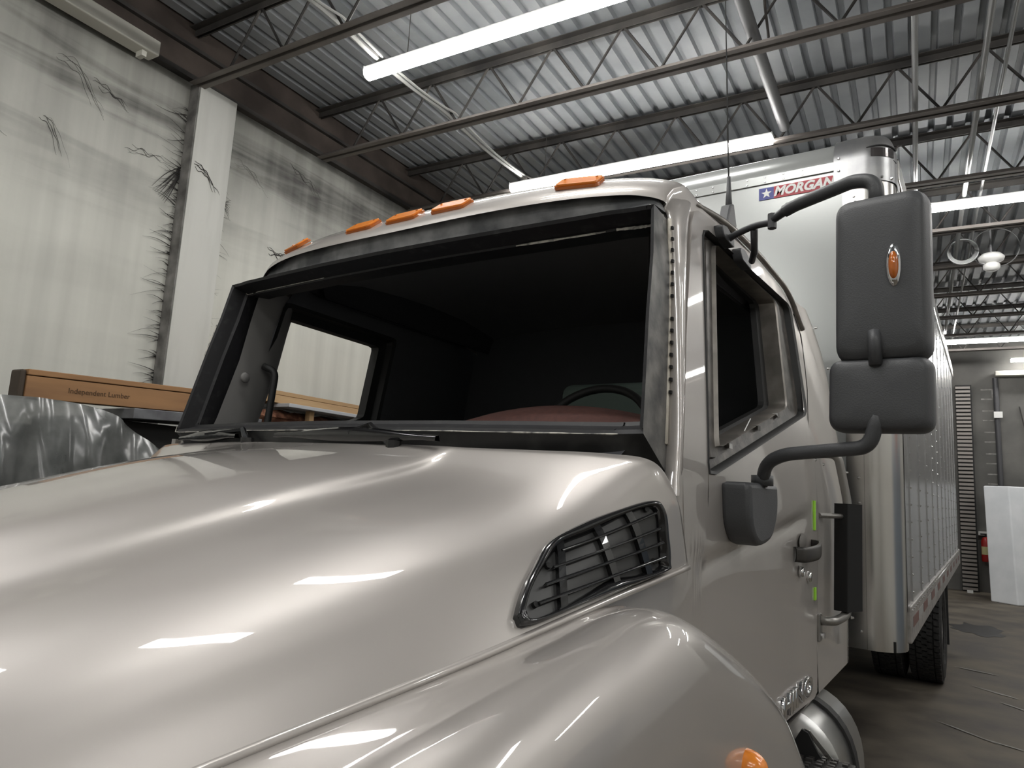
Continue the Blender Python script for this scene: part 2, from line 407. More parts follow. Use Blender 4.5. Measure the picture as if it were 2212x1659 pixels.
for i, y in enumerate(yj):
    j = empty('roof_joist', 'open-web steel roof joist ' + ordn[i], 'joist', 'steel roof joists', loc=hb(0, y), rot=BROT)
    if T0 is None:
        T0 = topm.build('top_chord', STEEL, j); M0 = botm.build('bottom_chord', STEELB, j)
    else:
        for src in (T0, M0):
            c = src.copy(); COL.objects.link(c); c.parent = j
    if i < 6:
        for k in range(18):
            for which in (0, 1):
                if A0 is None or B0 is None:
                    c = (rodA if which == 0 else rodB).build('web_rod', STEEL, j)
                    if which == 0: A0 = c
                    else: B0 = c
                else:
                    c = (A0 if which == 0 else B0).copy(); COL.objects.link(c); c.parent = j
                c.location = (XW + 0.5 + (k + 0.5*which)*PAN, 0, 0)
    elif W0 is None: W0 = webm.build('web', STEEL, j)
    else:
        c = W0.copy(); COL.objects.link(c); c.parent = j
# bearing stubs where the joists meet the wall
for i, y in enumerate(yj[:5]):
    pass

# strip lights
def strip(y, x0, x1, label, z=4.70, group='ceiling strip lights'):
    e = empty('strip_light', label, 'light', group, loc=hb((x0+x1)/2, y, z), rot=BROT); h = (x1-x0)/2
    MB().box((-h, -0.045, 0.022), (h, 0.045, 0.055)).build('housing', LAMPH, e, bevel=0.004)
    g = MB(); prof = [(0.052*math.sin(math.radians(a)), 0.010-0.046*math.cos(math.radians(a))) for a in range(-105, 106, 15)]
    g.grid([[(X, a, b) for a, b in prof] for X in (-h+0.008, h-0.008)])
    n = len(prof); g.f += [tuple(range(n)), tuple(range(2*n-1, n-1, -1))]
    g.build('diffuser', LITE, e)
    for X in (-h, h-0.008): MB().box((X, -0.048, 0.02), (X+0.008, 0.048, 0.057)).build('end_cap', LAMPH, e)
    for X in (-h*0.7, h*0.7): MB().tube([(X, 0, 0.045), (X, 0, 0.5)], 0.003, 5).build('hanger', STEEL, e)
strip(2.06, -2.16, 0.46, 'lit strip light high above the cab, nearest one in view')
strip(4.32, -2.16, 0.47, 'lit strip light just over the cab roof and in front of the cargo box')
strip(6.46, 1.20, 3.82, 'lit strip light right of the big mirror head')
strip(13.40, 1.20, 3.82, 'lit strip light level with the bottom of the big mirror head')
strip(15.5, 3.2, 5.82, 'farthest lit strip light at the right edge of the photo')
for (y, x0) in [(0.05, -0.30), (-0.80, -0.25), (-1.30, -2.2), (-3.6, -2.16), (-5.8, -2.16), (0.6, 5.2), (-2.5, 2.3), (-2.5, 4.0), (-4.8, 2.3), (-4.8, 4.0), (2.06, 3.0), (2.06, 4.3), (4.3, 4.5), (8.7, -1.7), (11, -1.7), (9.5, 4.6)]:  # unseen: some follow the hood's highlights, many others are added as fill light
    strip(y, x0, x0+1.22, 'unseen lit strip light, in a set partly added as fill light', group='strip lights out of view')
# unlit fixture by the wall
e = empty('unlit_fixture', 'unlit cream strip fixture along the top of the white wall', 'light', rot=BROT)
MB().box((XW+0.06, -0.1, 4.70), (XW+0.20, 1.18, 4.82)).build('body', FIXT, e, bevel=0.01)
MB().box((XW+0.09, 1.06, 4.655), (XW+0.17, 1.10, 4.70)).build('lamp_holder', FIXT, e, bevel=0.004)
e2 = empty('far_fixture', 'unlit pale strip fixture on the far grey wall', 'light', rot=BROT)
MB().box((2.95, YN-0.25, 4.42), (4.6, YN-0.05, 4.52)).build('body', FIXT, e2, bevel=0.01)

# pipes and cables under the deck
def pipe(name, label, cat, P, r, m, n=10, group=None):
    return tag(sharp(MB().tube(P, r, n).build(name, m, rot=BROT), 50), label, cat, group)
pipe('white_conduit', 'pale conduit running lengthwise above the mirror arm', 'conduit', [(1.54, -4, 4.79), (1.54, 7.5, 4.79)], 0.022, PIPE)
pipe('white_conduit', 'pale conduit at the right, second from the mirror arm', 'conduit', [(1.96, -4, 4.79), (1.97, 7, 4.79), (2.0, 15, 4.79)], 0.022, PIPE)
pipe('white_conduit', 'thin pale conduit at the far right of the ceiling', 'conduit', [(2.10, -4, 4.86), (2.14, 15, 4.86)], 0.014, PIPE)
pipe('grey_pipe', 'thick grey pipe crossing below the deck left of the antenna', 'pipe', [(0.57, -2, 4.84), (0.55, 4.1, 4.84), (0.55, 4.4, 4.84)], 0.045, PIPED, 14)
for q, (dx, lab) in enumerate([(-0.035, 'wide'), (0.03, 'thin')]):
    P = []
    for yy0, yy1 in zip(yj, yj[1:]):
        for k in range(8):
            t = k/8; P.append((-2.0+dx*(1-0.6*t), yy0+(yy1-yy0)*t, 4.825-0.042*math.sin(math.pi*t)*(1+0.15*q)))
        if yy1 > 9: break
    pipe('white_cable', lab + ' white cable sagging over the joists left of the strip lights', 'cable', P, 0.022 if q == 0 else 0.010, CABLEW, 6, 'white cables over the joists')
# curved dark wire at the upper right
pipe('dark_wire', 'dark wire bending over a roof joist above the cargo box', 'wire', bez([(0.66, 3.0, 4.78), (0.68, 2.75, 5.0), (0.82, 2.62, 5.12), (1.3, 2.55, 5.16), (2.4, 2.5, 5.2)]), 0.010, STEEL, 6)
# hanging cable coils and white ceiling unit far back
def ring(c, r, ax, th, n=28):
    c = V(c); return [c + V((r*math.cos(2*math.pi*k/n), 0, r*ax*math.sin(2*math.pi*k/n))) for k in range(n+1)]
e = empty('cable_coil', 'round coil of pale cable hanging from the roof right of the big mirror', 'cable', rot=BROT)
for k in range(4): MB().tube(ring((2.03, 8.0+0.02*k, 4.70+0.01*k), 0.155-0.008*k, 1, 0), 0.010, 5).build('loop', PIPE, e, smooth=True)
e = empty('cable_loop', 'large loose cable loop hanging beside the coil', 'cable', rot=BROT)
MB().tube(ring((2.36, 8.1, 4.74), 0.24, 1.0, 0), 0.007, 5).build('loop', PIPED, e, smooth=True)
e = empty('ceiling_sensor', 'white round ceiling unit below the cable loop', 'sensor', rot=BROT)
def lathe(prof, n=20):
    return MB().grid([[(r*math.cos(2*math.pi*k/n), r*math.sin(2*math.pi*k/n), z) for k in range(n)] for r, z in prof], True)
o = lathe([(0.001, 0.1), (0.10, 0.1), (0.135, 0.06), (0.12, 0.02), (0.05, 0.0), (0.001, 0)]).build('dome', WHITE, e, smooth=True, loc=(2.30, 7.9, 4.50))
o = lathe([(0.001, 0.0), (0.05, 0.0), (0.085, -0.03), (0.085, -0.07), (0.05, -0.10), (0.001, -0.10)]).build('bulb', WHITE, e, smooth=True, loc=(2.30, 7.9, 4.50))
MB().tube([(2.30, 7.9, 4.60), (2.30, 7.9, 5.2)], 0.012, 6).build('rod', PIPED, e)

# things against the far wall
e = empty('ribbed_guide', 'upright ribbed steel door guide at the far wall', 'guide', rot=BROT)
MB().box((2.24, YN-0.16, 0), (2.53, YN-0.02, 4.25)).build('backing', DARKBOX, e)
g = MB()
for k in range(52): g.box((2.24, YN-0.21, 0.03+k*0.081), (2.50, YN-0.15, 0.03+k*0.081+0.05))
g.build('ribs', RIBM, e)
g = empty('pale_wall_marks', 'row of faded pale square marks on the far wall beside the ribbed guide', 'marking', rot=BROT)
for k, z in enumerate([3.95, 3.5, 3.05, 2.6, 2.18]):
    q = MB(); x0 = 2.70+0.015*k; q.box((x0, YN-0.004, z), (x0+0.22, YN-0.002, z+0.025)); q.box((x0, YN-0.004, z+0.2), (x0+0.22, YN-0.002, z+0.225)); q.box((x0+0.19, YN-0.004, z), (x0+0.23, YN-0.002, z+0.22))
    q.build('mark', mat('faded_mark', (0.36, 0.35, 0.33), 0.8, 0, (0.17, 0.165, 0.155), 9, 4), g)
o = pipe('wall_pipe', 'dark pipe standing against the far wall', 'pipe', [(2.99, YN-0.05, 0), (2.96, YN-0.05, 4.4)], 0.05, mat('dark_pipe', (0.06, 0.06, 0.065), 0.5))
tag(MB().box((2.90, YN-0.16, 3.55), (3.05, YN-0.1, 3.68)).build('wall_tag', WHITE, rot=BROT, bevel=0.005), 'small white box on the dark pipe at the far wall', 'box')
pipe('wall_wire', 'thin dark wire hanging crooked on the far wall', 'wire', bez([(3.35, YN-0.02, 3.8), (3.45, YN-0.02, 3.2), (3.65, YN-0.02, 2.2), (3.75, YN-0.02, 1.9)]), 0.012, STEEL, 5)
tag(MB().box((3.2, YN-0.03, 1.93), (5, YN-0.005, 2.02)).build('wall_ledge', mat('ledge_dark', (0.07, 0.07, 0.07), 0.7), rot=BROT), 'dark ledge on the far wall above the white foam panel', 'ledge')
# fire extinguisher
e = empty('fire_extinguisher', 'red fire extinguisher with pale label hanging on the far wall', 'fire extinguisher', rot=BROT, loc=hb(2.68, YN-0.13, 0.62))
sharp(lathe([(0.001, 0), (0.085, 0), (0.095, 0.03), (0.095, 0.40), (0.07, 0.47), (0.03, 0.49), (0.001, 0.49)]).build('cylinder', REDX, e), 40)
MB().grid([[(0.097*math.cos(a), 0.097*math.sin(a), z) for a in [math.radians(d) for d in range(-160, -19, 14)]] for z in (0.14, 0.30)]).build('label_sticker', LABELY, e)
MB().tube([(0, 0, 0.48), (0, 0, 0.54)], 0.025, 8).build('valve', CHASSIS, e)
MB().box((-0.10, -0.02, 0.53), (0.06, 0.02, 0.56)).build('lever', CHASSIS, e, bevel=0.004)
MB().tube(bez([(0.02, 0, 0.52), (0.12, 0, 0.48), (0.12, -0.02, 0.2)]), 0.014, 6).build('hose', RUBBER, e)
MB().box((-0.13, 0.06, 0.52), (0.13, 0.12, 0.60)).build('bracket', FARW, e)
# leaning white foam panel
g = MB(); P0 = [(2.72, 13.95), (4.4, 13.55)]
poly = [(2.62, 0.0), (3.05, 0.0), (3.05, 0.02)]
for sx, sy in ((0, 0),):
    bl = [(2.60, 14.25), (2.98, 13.95), (4.0, 14.75), (3.62, 15.05)]
    v = [(a, b, 0) for a, b in bl] + [(a, b+0.62, 2.12) for a, b in bl]
    g.add(v, [(3,2,1,0), (4,5,6,7), (0,1,5,4), (1,2,6,5), (2,3,7,6), (3,0,4,7)])
o = g.build('foam_panel', FOAM, rot=BROT, bevel=0.02); tag(o, 'thick white foam panel leaning against the far wall', 'panel')
tag(MB().box((2.30, YN-0.5, 0.002), (2.40, YN-0.42, 0.05)).build('scrap', WHITE, rot=BROT), 'small shiny white scrap on the floor below the extinguisher', 'scrap')
# floor marks
def blob(name, label, cx, cy, rx, ry, m, z=0.003, seed=1, a0=0.0):
    rnd = random.Random(seed); n = 22; v = []
    for k in range(n):
        a = 2*math.pi*k/n; q = 1 + rnd.uniform(-0.3, 0.3); x_, y_ = rx*q*math.cos(a), ry*q*math.sin(a)
        v.append((cx+x_*math.cos(a0)-y_*math.sin(a0), cy+x_*math.sin(a0)+y_*math.cos(a0), z))
    o = MB().add(v, [tuple(range(n))]).build(name, m, rot=BROT); return tag(o, label, 'stain')
blob('floor_stain', 'dark oil stain on the floor behind the rear wheel', 2.17, 10.3, 0.30, 0.55, STAIN, seed=3)
for k, (cx, cy, rx, ry, a, lab) in enumerate([(2.05, 6.3, 0.02, 0.2, 0.9, 'curved pale scuff beside the rear wheel'), (2.18, 5.8, 0.016, 0.2, 0.75, 'pale scuff nearest the right photo edge'), (1.75, 4.75, 0.012, 0.25, 0.8, 'long faint scuff in the foreground'),
        (1.95, 4.6, 0.012, 0.15, 1.1, 'short faint scuff in the right foreground'), (1.95, 7.2, 0.02, 0.18, 1.2, 'faint scuff farther back by the wheel')]):
    blob('floor_scuff', lab + ' on the dark floor', cx, cy, rx, ry, SCUFF, 0.004+0.0005*k, 10+k, a)

# storage along the white wall
e = empty('timber_crate', 'long brown timber crate lying on the rack by the white wall', 'crate', rot=BROT)
def lean(mb):     # crate rises a little to the rear
    mb.v = [(x_, y_, z_ + 0.040*(y_-0.33)) for x_, y_, z_ in mb.v]; return mb
lean(MB().box((-3.02, 0.36, 1.945), (-2.90, 1.90, 2.075))).build('side_plank', WOOD, e, bevel=0.004)
lean(MB().box((-3.03, 0.36, 2.079), (-2.895, 1.90, 2.112))).build('lid_plank', WOOD, e, bevel=0.004)
lean(MB().box((-3.02, 0.325, 1.942), (-2.905, 0.358, 2.108))).build('end_plank', WOODD, e, bevel=0.012)
M = frame_matrix((-2.8985, 0.78, 2.028), (0, 1, 0.04), (0, -0.04, 1), (1, 0, 0))
text_mesh('ink_stamp', 'Independent Lumber', 0.045, STAMP, e, M, 0.0005)
tag(lean(MB().box((-3.02, 1.50, 2.115), (-2.97, 1.545, 2.16))).build('wood_offcut', WOOD, rot=BROT), 'small wooden offcut sitting on the timber crate', 'wood')
e = empty('pale_plank_stack', 'pale planks lying on the shelf seen through the passenger window', 'planks', rot=BROT)
MB().box((-3.30, 1.93, 2.158), (-2.93, 5.6, 2.222)).build('lower_plank', WOODP, e, bevel=0.003)
MB().box((-3.30, 1.93, 2.225), (-2.935, 5.6, 2.258)).build('upper_plank', WOODP, e, bevel=0.003)
e = empty('storage_rack', 'dark storage rack with grey steel shelf under the timber crate', 'rack', rot=BROT)
lean(MB().box((-3.35, 0.95, 1.87), (-2.80, 1.95, 1.935))).build('shelf_edge', SHELF, e, bevel=0.004)
MB().box((-3.50, 2.20, 2.126), (-2.80, 5.6, 2.155)).build('shelf_board', SHELFW, e, bevel=0.003)
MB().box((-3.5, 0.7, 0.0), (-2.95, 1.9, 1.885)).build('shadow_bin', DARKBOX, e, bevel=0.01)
for y in (2.47, 3.12): MB().box((-2.90, y, 0.0), (-2.85, y+0.05, 2.125)).build('post', WOODP, e)
for y in (0.72, 1.85): MB().box((-2.93, y, 0.0), (-2.88, y+0.05, 1.86)).build('post', SHELF, e)
MB().box((-3.5, 1.95, 0.0), (-2.98, 5.6, 1.955)).build('lower_bin', SHELF, e, bevel=0.01)
rw = MB(); rnd = random.Random(4)
rows = []
for i in range(15):
    a = 2*math.pi*i/14; rows.append([(-3.06+0.12*math.cos(a)*(1+rnd.uniform(-.1,.1)), 1.97+j*0.09, 2.042+0.072*math.sin(a)*(1+rnd.uniform(-.2,.15))) for j in range(38)])
o = rw.grid(rows).build('shaggy_roll', SHAG, rot=BROT, smooth=True)
tag(o, 'shaggy brown roll of wool lying on the rack behind the passenger window', 'roll')
tag(MB().box((-2.96, 2.30, 1.90), (-2.91, 2.68, 1.992)).build('paper_scrap', SHELFW, rot=BROT), 'pale paper pack below the shaggy brown roll', 'paper')
# plastic sheeting
rows = []
rnd = random.Random(11); ph = [rnd.uniform(0, 6) for _ in range(8)]
for i in range(30):
    t = i/29; row = []
    for j in range(90):
        s = j/89; y = -1.6 + 2.95*s
        ztop = 1.93 - 0.02*math.sin(6*s+1) - 0.35*max(0, (y-0.72)/0.6)**1.5*(1 if y > 0.72 else 0)
        fan = (s-0.72)*0.25*t
        amp = 0.012 + 0.055*t**0.7
        q = s + 0.16*t*(s-0.78)
        x = -2.82 + 0.30*t**0.6 + amp*(2*abs(math.sin(15*q+ph[0]))-1) + 0.9*amp*(1-2*abs(math.sin(37*q+ph[1]-2*t))) + 0.35*amp*(1-2*abs(math.sin(83*q+3*t))) + 0.016*(1-2*abs(math.sin(9*t+23*s))) + 0.012*math.sin(70*s+13*t)
        row.append((x, y+fan, ztop*(1-t) + 0.02*t + 0.005*math.sin(30*s+ph[2])*(1-t)))
    rows.append(row)
tag(MB().grid(rows).build('plastic_sheet', SHEETM, rot=BROT, smooth=True), 'crumpled translucent plastic sheet draped over the rack left of the hood', 'sheet')
tag(MB().box((-3.5, -1.7, 0.0), (-2.86, 0.62, 1.80)).build('covered_stack', mat('covered_goods', (0.075, 0.08, 0.08), 0.7, 0, (0.16, 0.165, 0.16), 2.0, 5), rot=BROT, bevel=0.03), 'dark stack of goods beneath the plastic sheet', 'stack')

# right aisle: sheet steel door and sign that the flank mirrors
tag(MB().box((XE-0.06, 1.5, 0), (XE, 6.5, 2.4)).build('door_1', BLUEP, rot=BROT), 'blue grey sheet door in the right wall', 'door', kind='structure')
tag(MB().box((XE-0.05, 3.2, 2.45), (XE, 4.6, 2.85)).build('wall_sign', ORANGE, rot=BROT), 'plain orange board above the blue door', 'board')

# ================================================================== THE TRUCK (truck frame = world)
truck = empty('box_truck', 'silver conventional-cab box truck with its windshield removed', 'truck')
def part(mb, name, m, parent=truck, **k): return mb.build(name, m, parent, **k)
def mir(mb):
    r = MB(); r.v = [(-x_, y_, z_) for x_, y_, z_ in mb.v]; r.f = [tuple(reversed(q)) for q in mb.f]; return r

# ---- hood
def yr(x_): return -0.235 + 0.135*x_*x_
HD = [
 [(0,0,1.692),(.25,0,1.692),(.47,0,1.690),(.535,0,1.688),(.72,0,1.687),(.88,0,1.685),(.985,0,1.670),(1.022,-.07,1.60),(1.030,-.045,1.525),(1.032,-.02,1.450)],
 [(0,-.32,1.676),(.25,-.32,1.669),(.447,-.32,1.646),(.505,-.32,1.618),(.66,-.32,1.597),(.78,-.32,1.575),(.865,-.32,1.540),(.912,-.315,1.497),(.94,-.31,1.452),(.965,-.30,1.392)],
 [(0,-.62,1.622),(.24,-.62,1.608),(.403,-.62,1.574),(.462,-.62,1.545),(.575,-.62,1.523),(.68,-.62,1.497),(.762,-.62,1.462),(.815,-.61,1.425),(.855,-.60,1.384),(.898,-.60,1.330)],
 [(0,-.92,1.545),(.23,-.92,1.529),(.361,-.92,1.488),(.420,-.92,1.462),(.515,-.92,1.442),(.605,-.92,1.417),(.682,-.92,1.383),(.735,-.91,1.350),(.78,-.9,1.314),(.83,-.9,1.274)],
 [(0,-1.22,1.465),(.22,-1.22,1.447),(.319,-1.22,1.403),(.378,-1.22,1.379),(.465,-1.22,1.361),(.545,-1.22,1.337),(.615,-1.22,1.305),(.665,-1.21,1.276),(.71,-1.2,1.247),(.76,-1.2,1.215)],
 [(0,-1.50,1.375),(.21,-1.50,1.357),(.28,-1.50,1.313),(.34,-1.50,1.29),(.42,-1.50,1.272),(.49,-1.50,1.25),(.555,-1.49,1.222),(.60,-1.48,1.198),(.645,-1.47,1.175),(.695,-1.46,1.15)],
 [(0,-1.66,1.20),(.2,-1.66,1.19),(.26,-1.655,1.16),(.32,-1.65,1.14),(.39,-1.645,1.12),(.46,-1.64,1.10),(.52,-1.63,1.08),(.57,-1.62,1.06),(.61,-1.61,1.04),(.66,-1.60,1.02)],
]
HD = [[V(p) for p in r] for r in HD]
for i in range(7): HD[0][i].y = yr(HD[0][i].x)
def cr(a, b, c, d, t): return 0.5*((2*b)+(c-a)*t+(2*a-5*b+4*c-d)*t*t+(-a+3*b-3*c+d)*t**3)
def spl(P, u, m0=None):
    n = len(P)-1; i = min(max(int(u), 0), n-1); t = u-i
    a = P[i-1] if i > 0 else (m0 if m0 is not None else 2*P[0]-P[1])
    d_ = P[i+2] if i+2 <= n else 2*P[n]-P[n-1]
    return cr(a, P[i], P[i+1], d_, t)
def HS(u, v):
    c = [spl([HD[s][j] for s in range(len(HD))], v) for j in range(10)]
    return spl(c, u, V((-c[1].x, c[1].y, c[1].z)))
def HN(u, v, e=0.004):
    a = HS(min(u+e, 9), v)-HS(max(u-e, 0), v); b = HS(u, min(v+e, 6))-HS(u, max(v-e, 0))
    n = b.cross(a).normalized()
    return n if n.x + n.z > 0 else -n
us = [k*9/72 for k in range(73)]; vs = [k*6/60 for k in range(61)]
rows = []
for v_ in vs:
    R = [HS(u, v_) for u in us]
    rows.append([V((-p.x, p.y, p.z)) for p in reversed(R[1:])] + R)
# turned-down rear lip and lower side lips
lip = [p + V((0, 0.012, -0.006)) for p in rows[0]]; lip2 = [p + V((0, 0.014, -0.04)) for p in rows[0]]
hood = part(MB().grid([lip2, lip] + rows), 'hood', PAINT, smooth=True)
hood['label'] = 'silver hood with raised centre and glossy clear coat'
for s in (1, -1):      # rolled lower edge of the hood flank
    g = MB()
    P = [HS(9, k*5/40) for k in range(41)]
    g.tube([(s*(p.x+0.004), p.y, p.z-0.004) for p in P], 0.008, 6)
    part(g, 'hood_edge', PAINT, smooth=True)


# ---- fenders
FC = [(0.86, 0.55), (0.82, 0.70), (0.735, 0.835), (0.64, 0.93), (0.40, 1.115), (0.05, 1.28), (-0.27, 1.388), (-0.50, 1.372), (-0.77, 1.335), (-1.05, 1.285), (-1.30, 1.225), (-1.55, 1.13), (-1.72, 0.95), (-1.75, 0.7)]
FCs = bez([(0, a, b) for a, b in FC], 6)
def fender(s):
    rows = []
    for k, p in enumerate(FCs):
        t = (FCs[min(k+1, len(FCs)-1)]-FCs[max(k-1, 0)]).normalized()
        n = V((0, t.z, -t.y))
        y_ = p.y
        # inner edge follows the hood flank
        if y_ > -0.02: ix, iz = 1.0, None
        else:
            vv = 0.0
            while vv < 5.9 and HS(9, vv).y > y_: vv += 0.05
            q = HS(9, vv); ix, iz = q.x, q.z
        sec = []
        if iz is not None and y_ > -1.56:
            f = min(1, max(0, (-0.04-y_)/0.30)); f = f*f*(3-2*f)
            zi = f*(iz-0.003) + (1-f)*(p.z-0.05); a = V((ix-0.004, y_, zi)); b = V((ix+0.026, y_, min(zi-0.004+0.02*(1-f), p.z+0.02)))
            sec += [a + V((-0.03, 0, -0.05)), a, b, V((0.5*(ix+0.03)+0.5*1.03, y_, 0.45*b.z+0.55*(p.z-0.004)))]
        else:
            sec += [p + V((0.95, 0, 0)) - n*0.06, p + V((0.99, 0, 0)) - n*0.03, p + V((1.0, 0, 0)) - n*0.018, p + V((1.02, 0, 0)) - n*0.009]
        for X, dd in [(1.045, 0.002), (1.075, 0.0), (1.105, -0.010), (1.13, -0.028), (1.150, -0.055), (1.163, -0.09), (1.170, -0.14), (1.174, -0.22), (1.174, -0.30), (1.168, -0.335), (1.14, -0.34)]:
            sec.append(p + V((X, 0, 0)) + n*dd)
        rows.append([V((s*q.x, q.y, q.z)) for q in sec])
    return MB().grid(rows)
for s in (1, -1):
    o = part(fender(s), 'fender', PAINT, smooth=True, sub=1); fixnormals(o)
# cowl side below the hood flank
for s in (1, -1):
    g = MB(); rows = []
    for y_ in [0.10, 0.04, -0.06, -0.2, -0.30]:
        xx = min(0.998, 1.022 + 0.228*y_ - 0.022) if y_ < 0 else 1.0 + 0.03*y_
        rows.append([(s*(xx - 0.004), y_, 1.66 if y_ > 0 else 1.448+0.2*y_ if y_ > -0.3 else 1.37), (s*xx, y_, 1.42+0.2*min(y_, 0)), (s*xx, y_, 1.2), (s*(xx-0.01), y_, 0.7)])
    part(g.grid(rows), 'cowl_side', PAINT, smooth=True)

# ---- hood vent
VO = [(8.551,1.677),(8.111,1.579),(7.398,1.394),(6.752,1.187),(6.581,.898),(6.638,.605),(6.827,.262),(7.105,.188),(7.838,.211),(8.64,.256),(8.875,.348),(8.875,1.059),(8.871,1.613)]
def vpt(u, v, h): return HS(u, v) + HN(u, v)*h
vl = bez([(a, b, 0) for a, b in VO] + [(VO[0][0], VO[0][1], 0)], 6)[:-1]
cu = sum(p.x for p in vl)/len(vl); cv = sum(p.y for p in vl)/len(vl)
def vloop(k, h):
    out = []
    for p in vl:
        du, dv = p.x-cu, p.y-cv; L = math.hypot(du*0.07, dv*0.3) or 1; f = max(0.05, 1 - k/L)
        out.append(vpt(cu+du*f, cv+dv*f, h))
    return out
vent = empty('hood_vent'); vent.parent = truck; vent['label'] = 'gloss black louvred vent on the hood flank'
o = MB().grid([vloop(-0.004, -0.01), vloop(-0.002, 0.012), vloop(0.006, 0.022), vloop(0.014, 0.020), vloop(0.022, 0.008), vloop(0.026, -0.004)], True).build('bezel', GLOSSB, vent, smooth=True)
lp = vloop(0.024, 0.0035); c0 = vpt(cu, cv, 0.0035)
rings = [[c0.lerp(p, f) for p in lp] for f in (1.0, 0.75, 0.5, 0.25, 0.02)]
# keep the backing on the curved flank
def vback(f): 
    out = []
    for p in vl:
        du, dv = (p.x-cu)*f, (p.y-cv)*f; out.append(vpt(cu+du, cv+dv, 0.003))
    return out
MB().grid([vback(f) for f in (0.9, 0.7, 0.5, 0.3, 0.1, 0.01)], True).build('backing', mat('vent_backing', (0.045, 0.045, 0.045), 0.35), vent, smooth=True)
for fu in (7.15, 7.62, 8.05, 8.45):            # level slats
    P = []; 
    for k in range(15):
        v_ = 0.30 + 1.25*k/14
        lo = 0.28; hi = 1.15 + (fu-6.75)*0.27 - 0.10
        vv = lo + (hi-lo)*k/14; P.append(vv)
    g = MB().grid([[vpt(fu, vv, 0.004) for vv in P], [vpt(fu-0.03, vv, 0.016) for vv in P], [vpt(fu+0.05, vv, 0.018) for vv in P], [vpt(fu+0.08, vv, 0.004) for vv in P]])
    g.build('slat', GLOSSB, vent, smooth=True)
for (va, vb) in ((1.12, 1.36), (0.80, 0.84), (0.50, 0.50)):       # upright ribs
    P = [(6.78 + 0.02*k*(1 if va < 1 else 1) + (8.78-6.78)*k/10*0.99, va + (vb-va)*k/10) for k in range(11)]
    MB().grid([[vpt(min(u, 8.8), v_-0.03, 0.003) for u, v_ in P], [vpt(min(u, 8.8), v_-0.03, 0.015) for u, v_ in P], [vpt(min(u, 8.8), v_+0.03, 0.015) for u, v_ in P], [vpt(min(u, 8.8), v_+0.03, 0.003) for u, v_ in P]]).build('upright_rib', GLOSSB, vent)
for (u, v_) in ((6.98, 0.33), (8.5, 0.40), (7.5, 1.30), (8.45, 1.52)):
    c = vpt(u, v_, 0.004); n = HN(u, v_); MB().tube([c, c+n*0.008], 0.006, 8).build('screw', CHASSIS, vent)

# ---- windshield surround: outer body edge -> standing flange -> inner edge
OUT = [(0,.03,2.412),(.28,.04,2.420),(.53,.075,2.432),(.70,.13,2.440),(.79,.158,2.440),(.845,.166,2.428),(.873,.170,2.392),(.892,.168,2.340),(.914,.145,2.2),(.925,.122,2.04),(.944,.072,1.82),(.957,.04,1.70),(.962,.02,1.655),(.90,-.05,1.655),(.72,-.10,1.66),(.40,-.17,1.665),(0,-.20,1.67)]
FLG = [(0,-.035,2.318),(.28,-.026,2.320),(.53,-.002,2.326),(.70,.025,2.334),(.78,.036,2.338),(.84,.046,2.338),(.875,.050,2.339),(.902,.054,2.340),(.915,.028,2.2),(.925,-.012,2.04),(.940,-.058,1.83),(.945,-.075,1.755),(.947,-.078,1.735),(.88,-.10,1.731),(.72,-.135,1.730),(.40,-.175,1.731),(0,-.195,1.731)]
def ringpts(P):      # dense symmetric closed loop, start at top centre going to +x
    half = []
    for i in range(len(P)-1):
        for k in range(5): half.append(V(P[i]).lerp(V(P[i+1]), k/5))
    half.append(V(P[-1]))
    return half + [V((-p.x, p.y, p.z)) for p in reversed(half[1:-1])]
def inward(L, d, by):
    cx, cz = 0, 2.03; out = []
    for p in L:
        q = p.copy()
        hx = 0.93; hz = 0.31
        if abs(p.z-cz) > 0.285: q.z -= d*(1 if p.z > cz else -1)
        if abs(p.x) > 0.885: q.x -= d*(1 if p.x > 0 else -1)
        q.y += by; out.append(q)
    return out
LO, LF = ringpts(OUT), ringpts(FLG)
LOH = [V((p.x, p.y+0.012, p.z-0.002)) for p in LO]
LB = [V((p.x*0.994, min(p.y+0.095, q.y+0.02) if p.z > 2.3 else p.y+0.7*(q.y-p.y), p.z+0.012 if p.z > 2.3 else p.z)) for p, q in zip(LF, LO)]
LI0 = inward(LF, 0.010, 0.004); LI1 = inward(LF, 0.024, 0.055); LI2 = inward(LF, 0.034, 0.062); LI3 = inward(LF, 0.030, 0.14)
LI1 = [p if p.z < 2.2 or abs(p.x) > 0.87 else V((p.x, p.y+0.005, p.z-0.004)) for p in LI1]
n = len(LO); base0 = 12*5
def strip_ring(A, B, i0, i1): return MB().grid([[A[k % n] for k in range(i0, i1+1)], [A[k % n].lerp(B[k % n], 0.5) for k in range(i0, i1+1)], [B[k % n] for k in range(i0, i1+1)]])
o = part(strip_ring(LB, LF, -35, 35), 'flange_top', BLACKF)
o = part(strip_ring(LOH, LB, -35, 35), 'header_panel', HEADER, smooth=True); o['label'] = 'dusty grey strip above the windshield opening'
o = part(strip_ring(LO, LF, 35, 60), 'pillar_reveal', REVEAL, smooth=True)
o = part(strip_ring(LO, LF, n-60, n-35), 'pillar_reveal', REVEAL, smooth=True)
o = part(strip_ring(LO, LF, 60, n-60), 'cowl_top', COWLB, smooth=True)
o = part(MB().grid([LF, LI0, LI1], True), 'windshield_flange', BLACKF); o['label'] = 'black standing frame of the empty windshield opening'
sharp(o, 40)
o = part(MB().grid([LI1, LI2, LI3], True), 'inner_frame', BLACKF); sharp(o, 40)
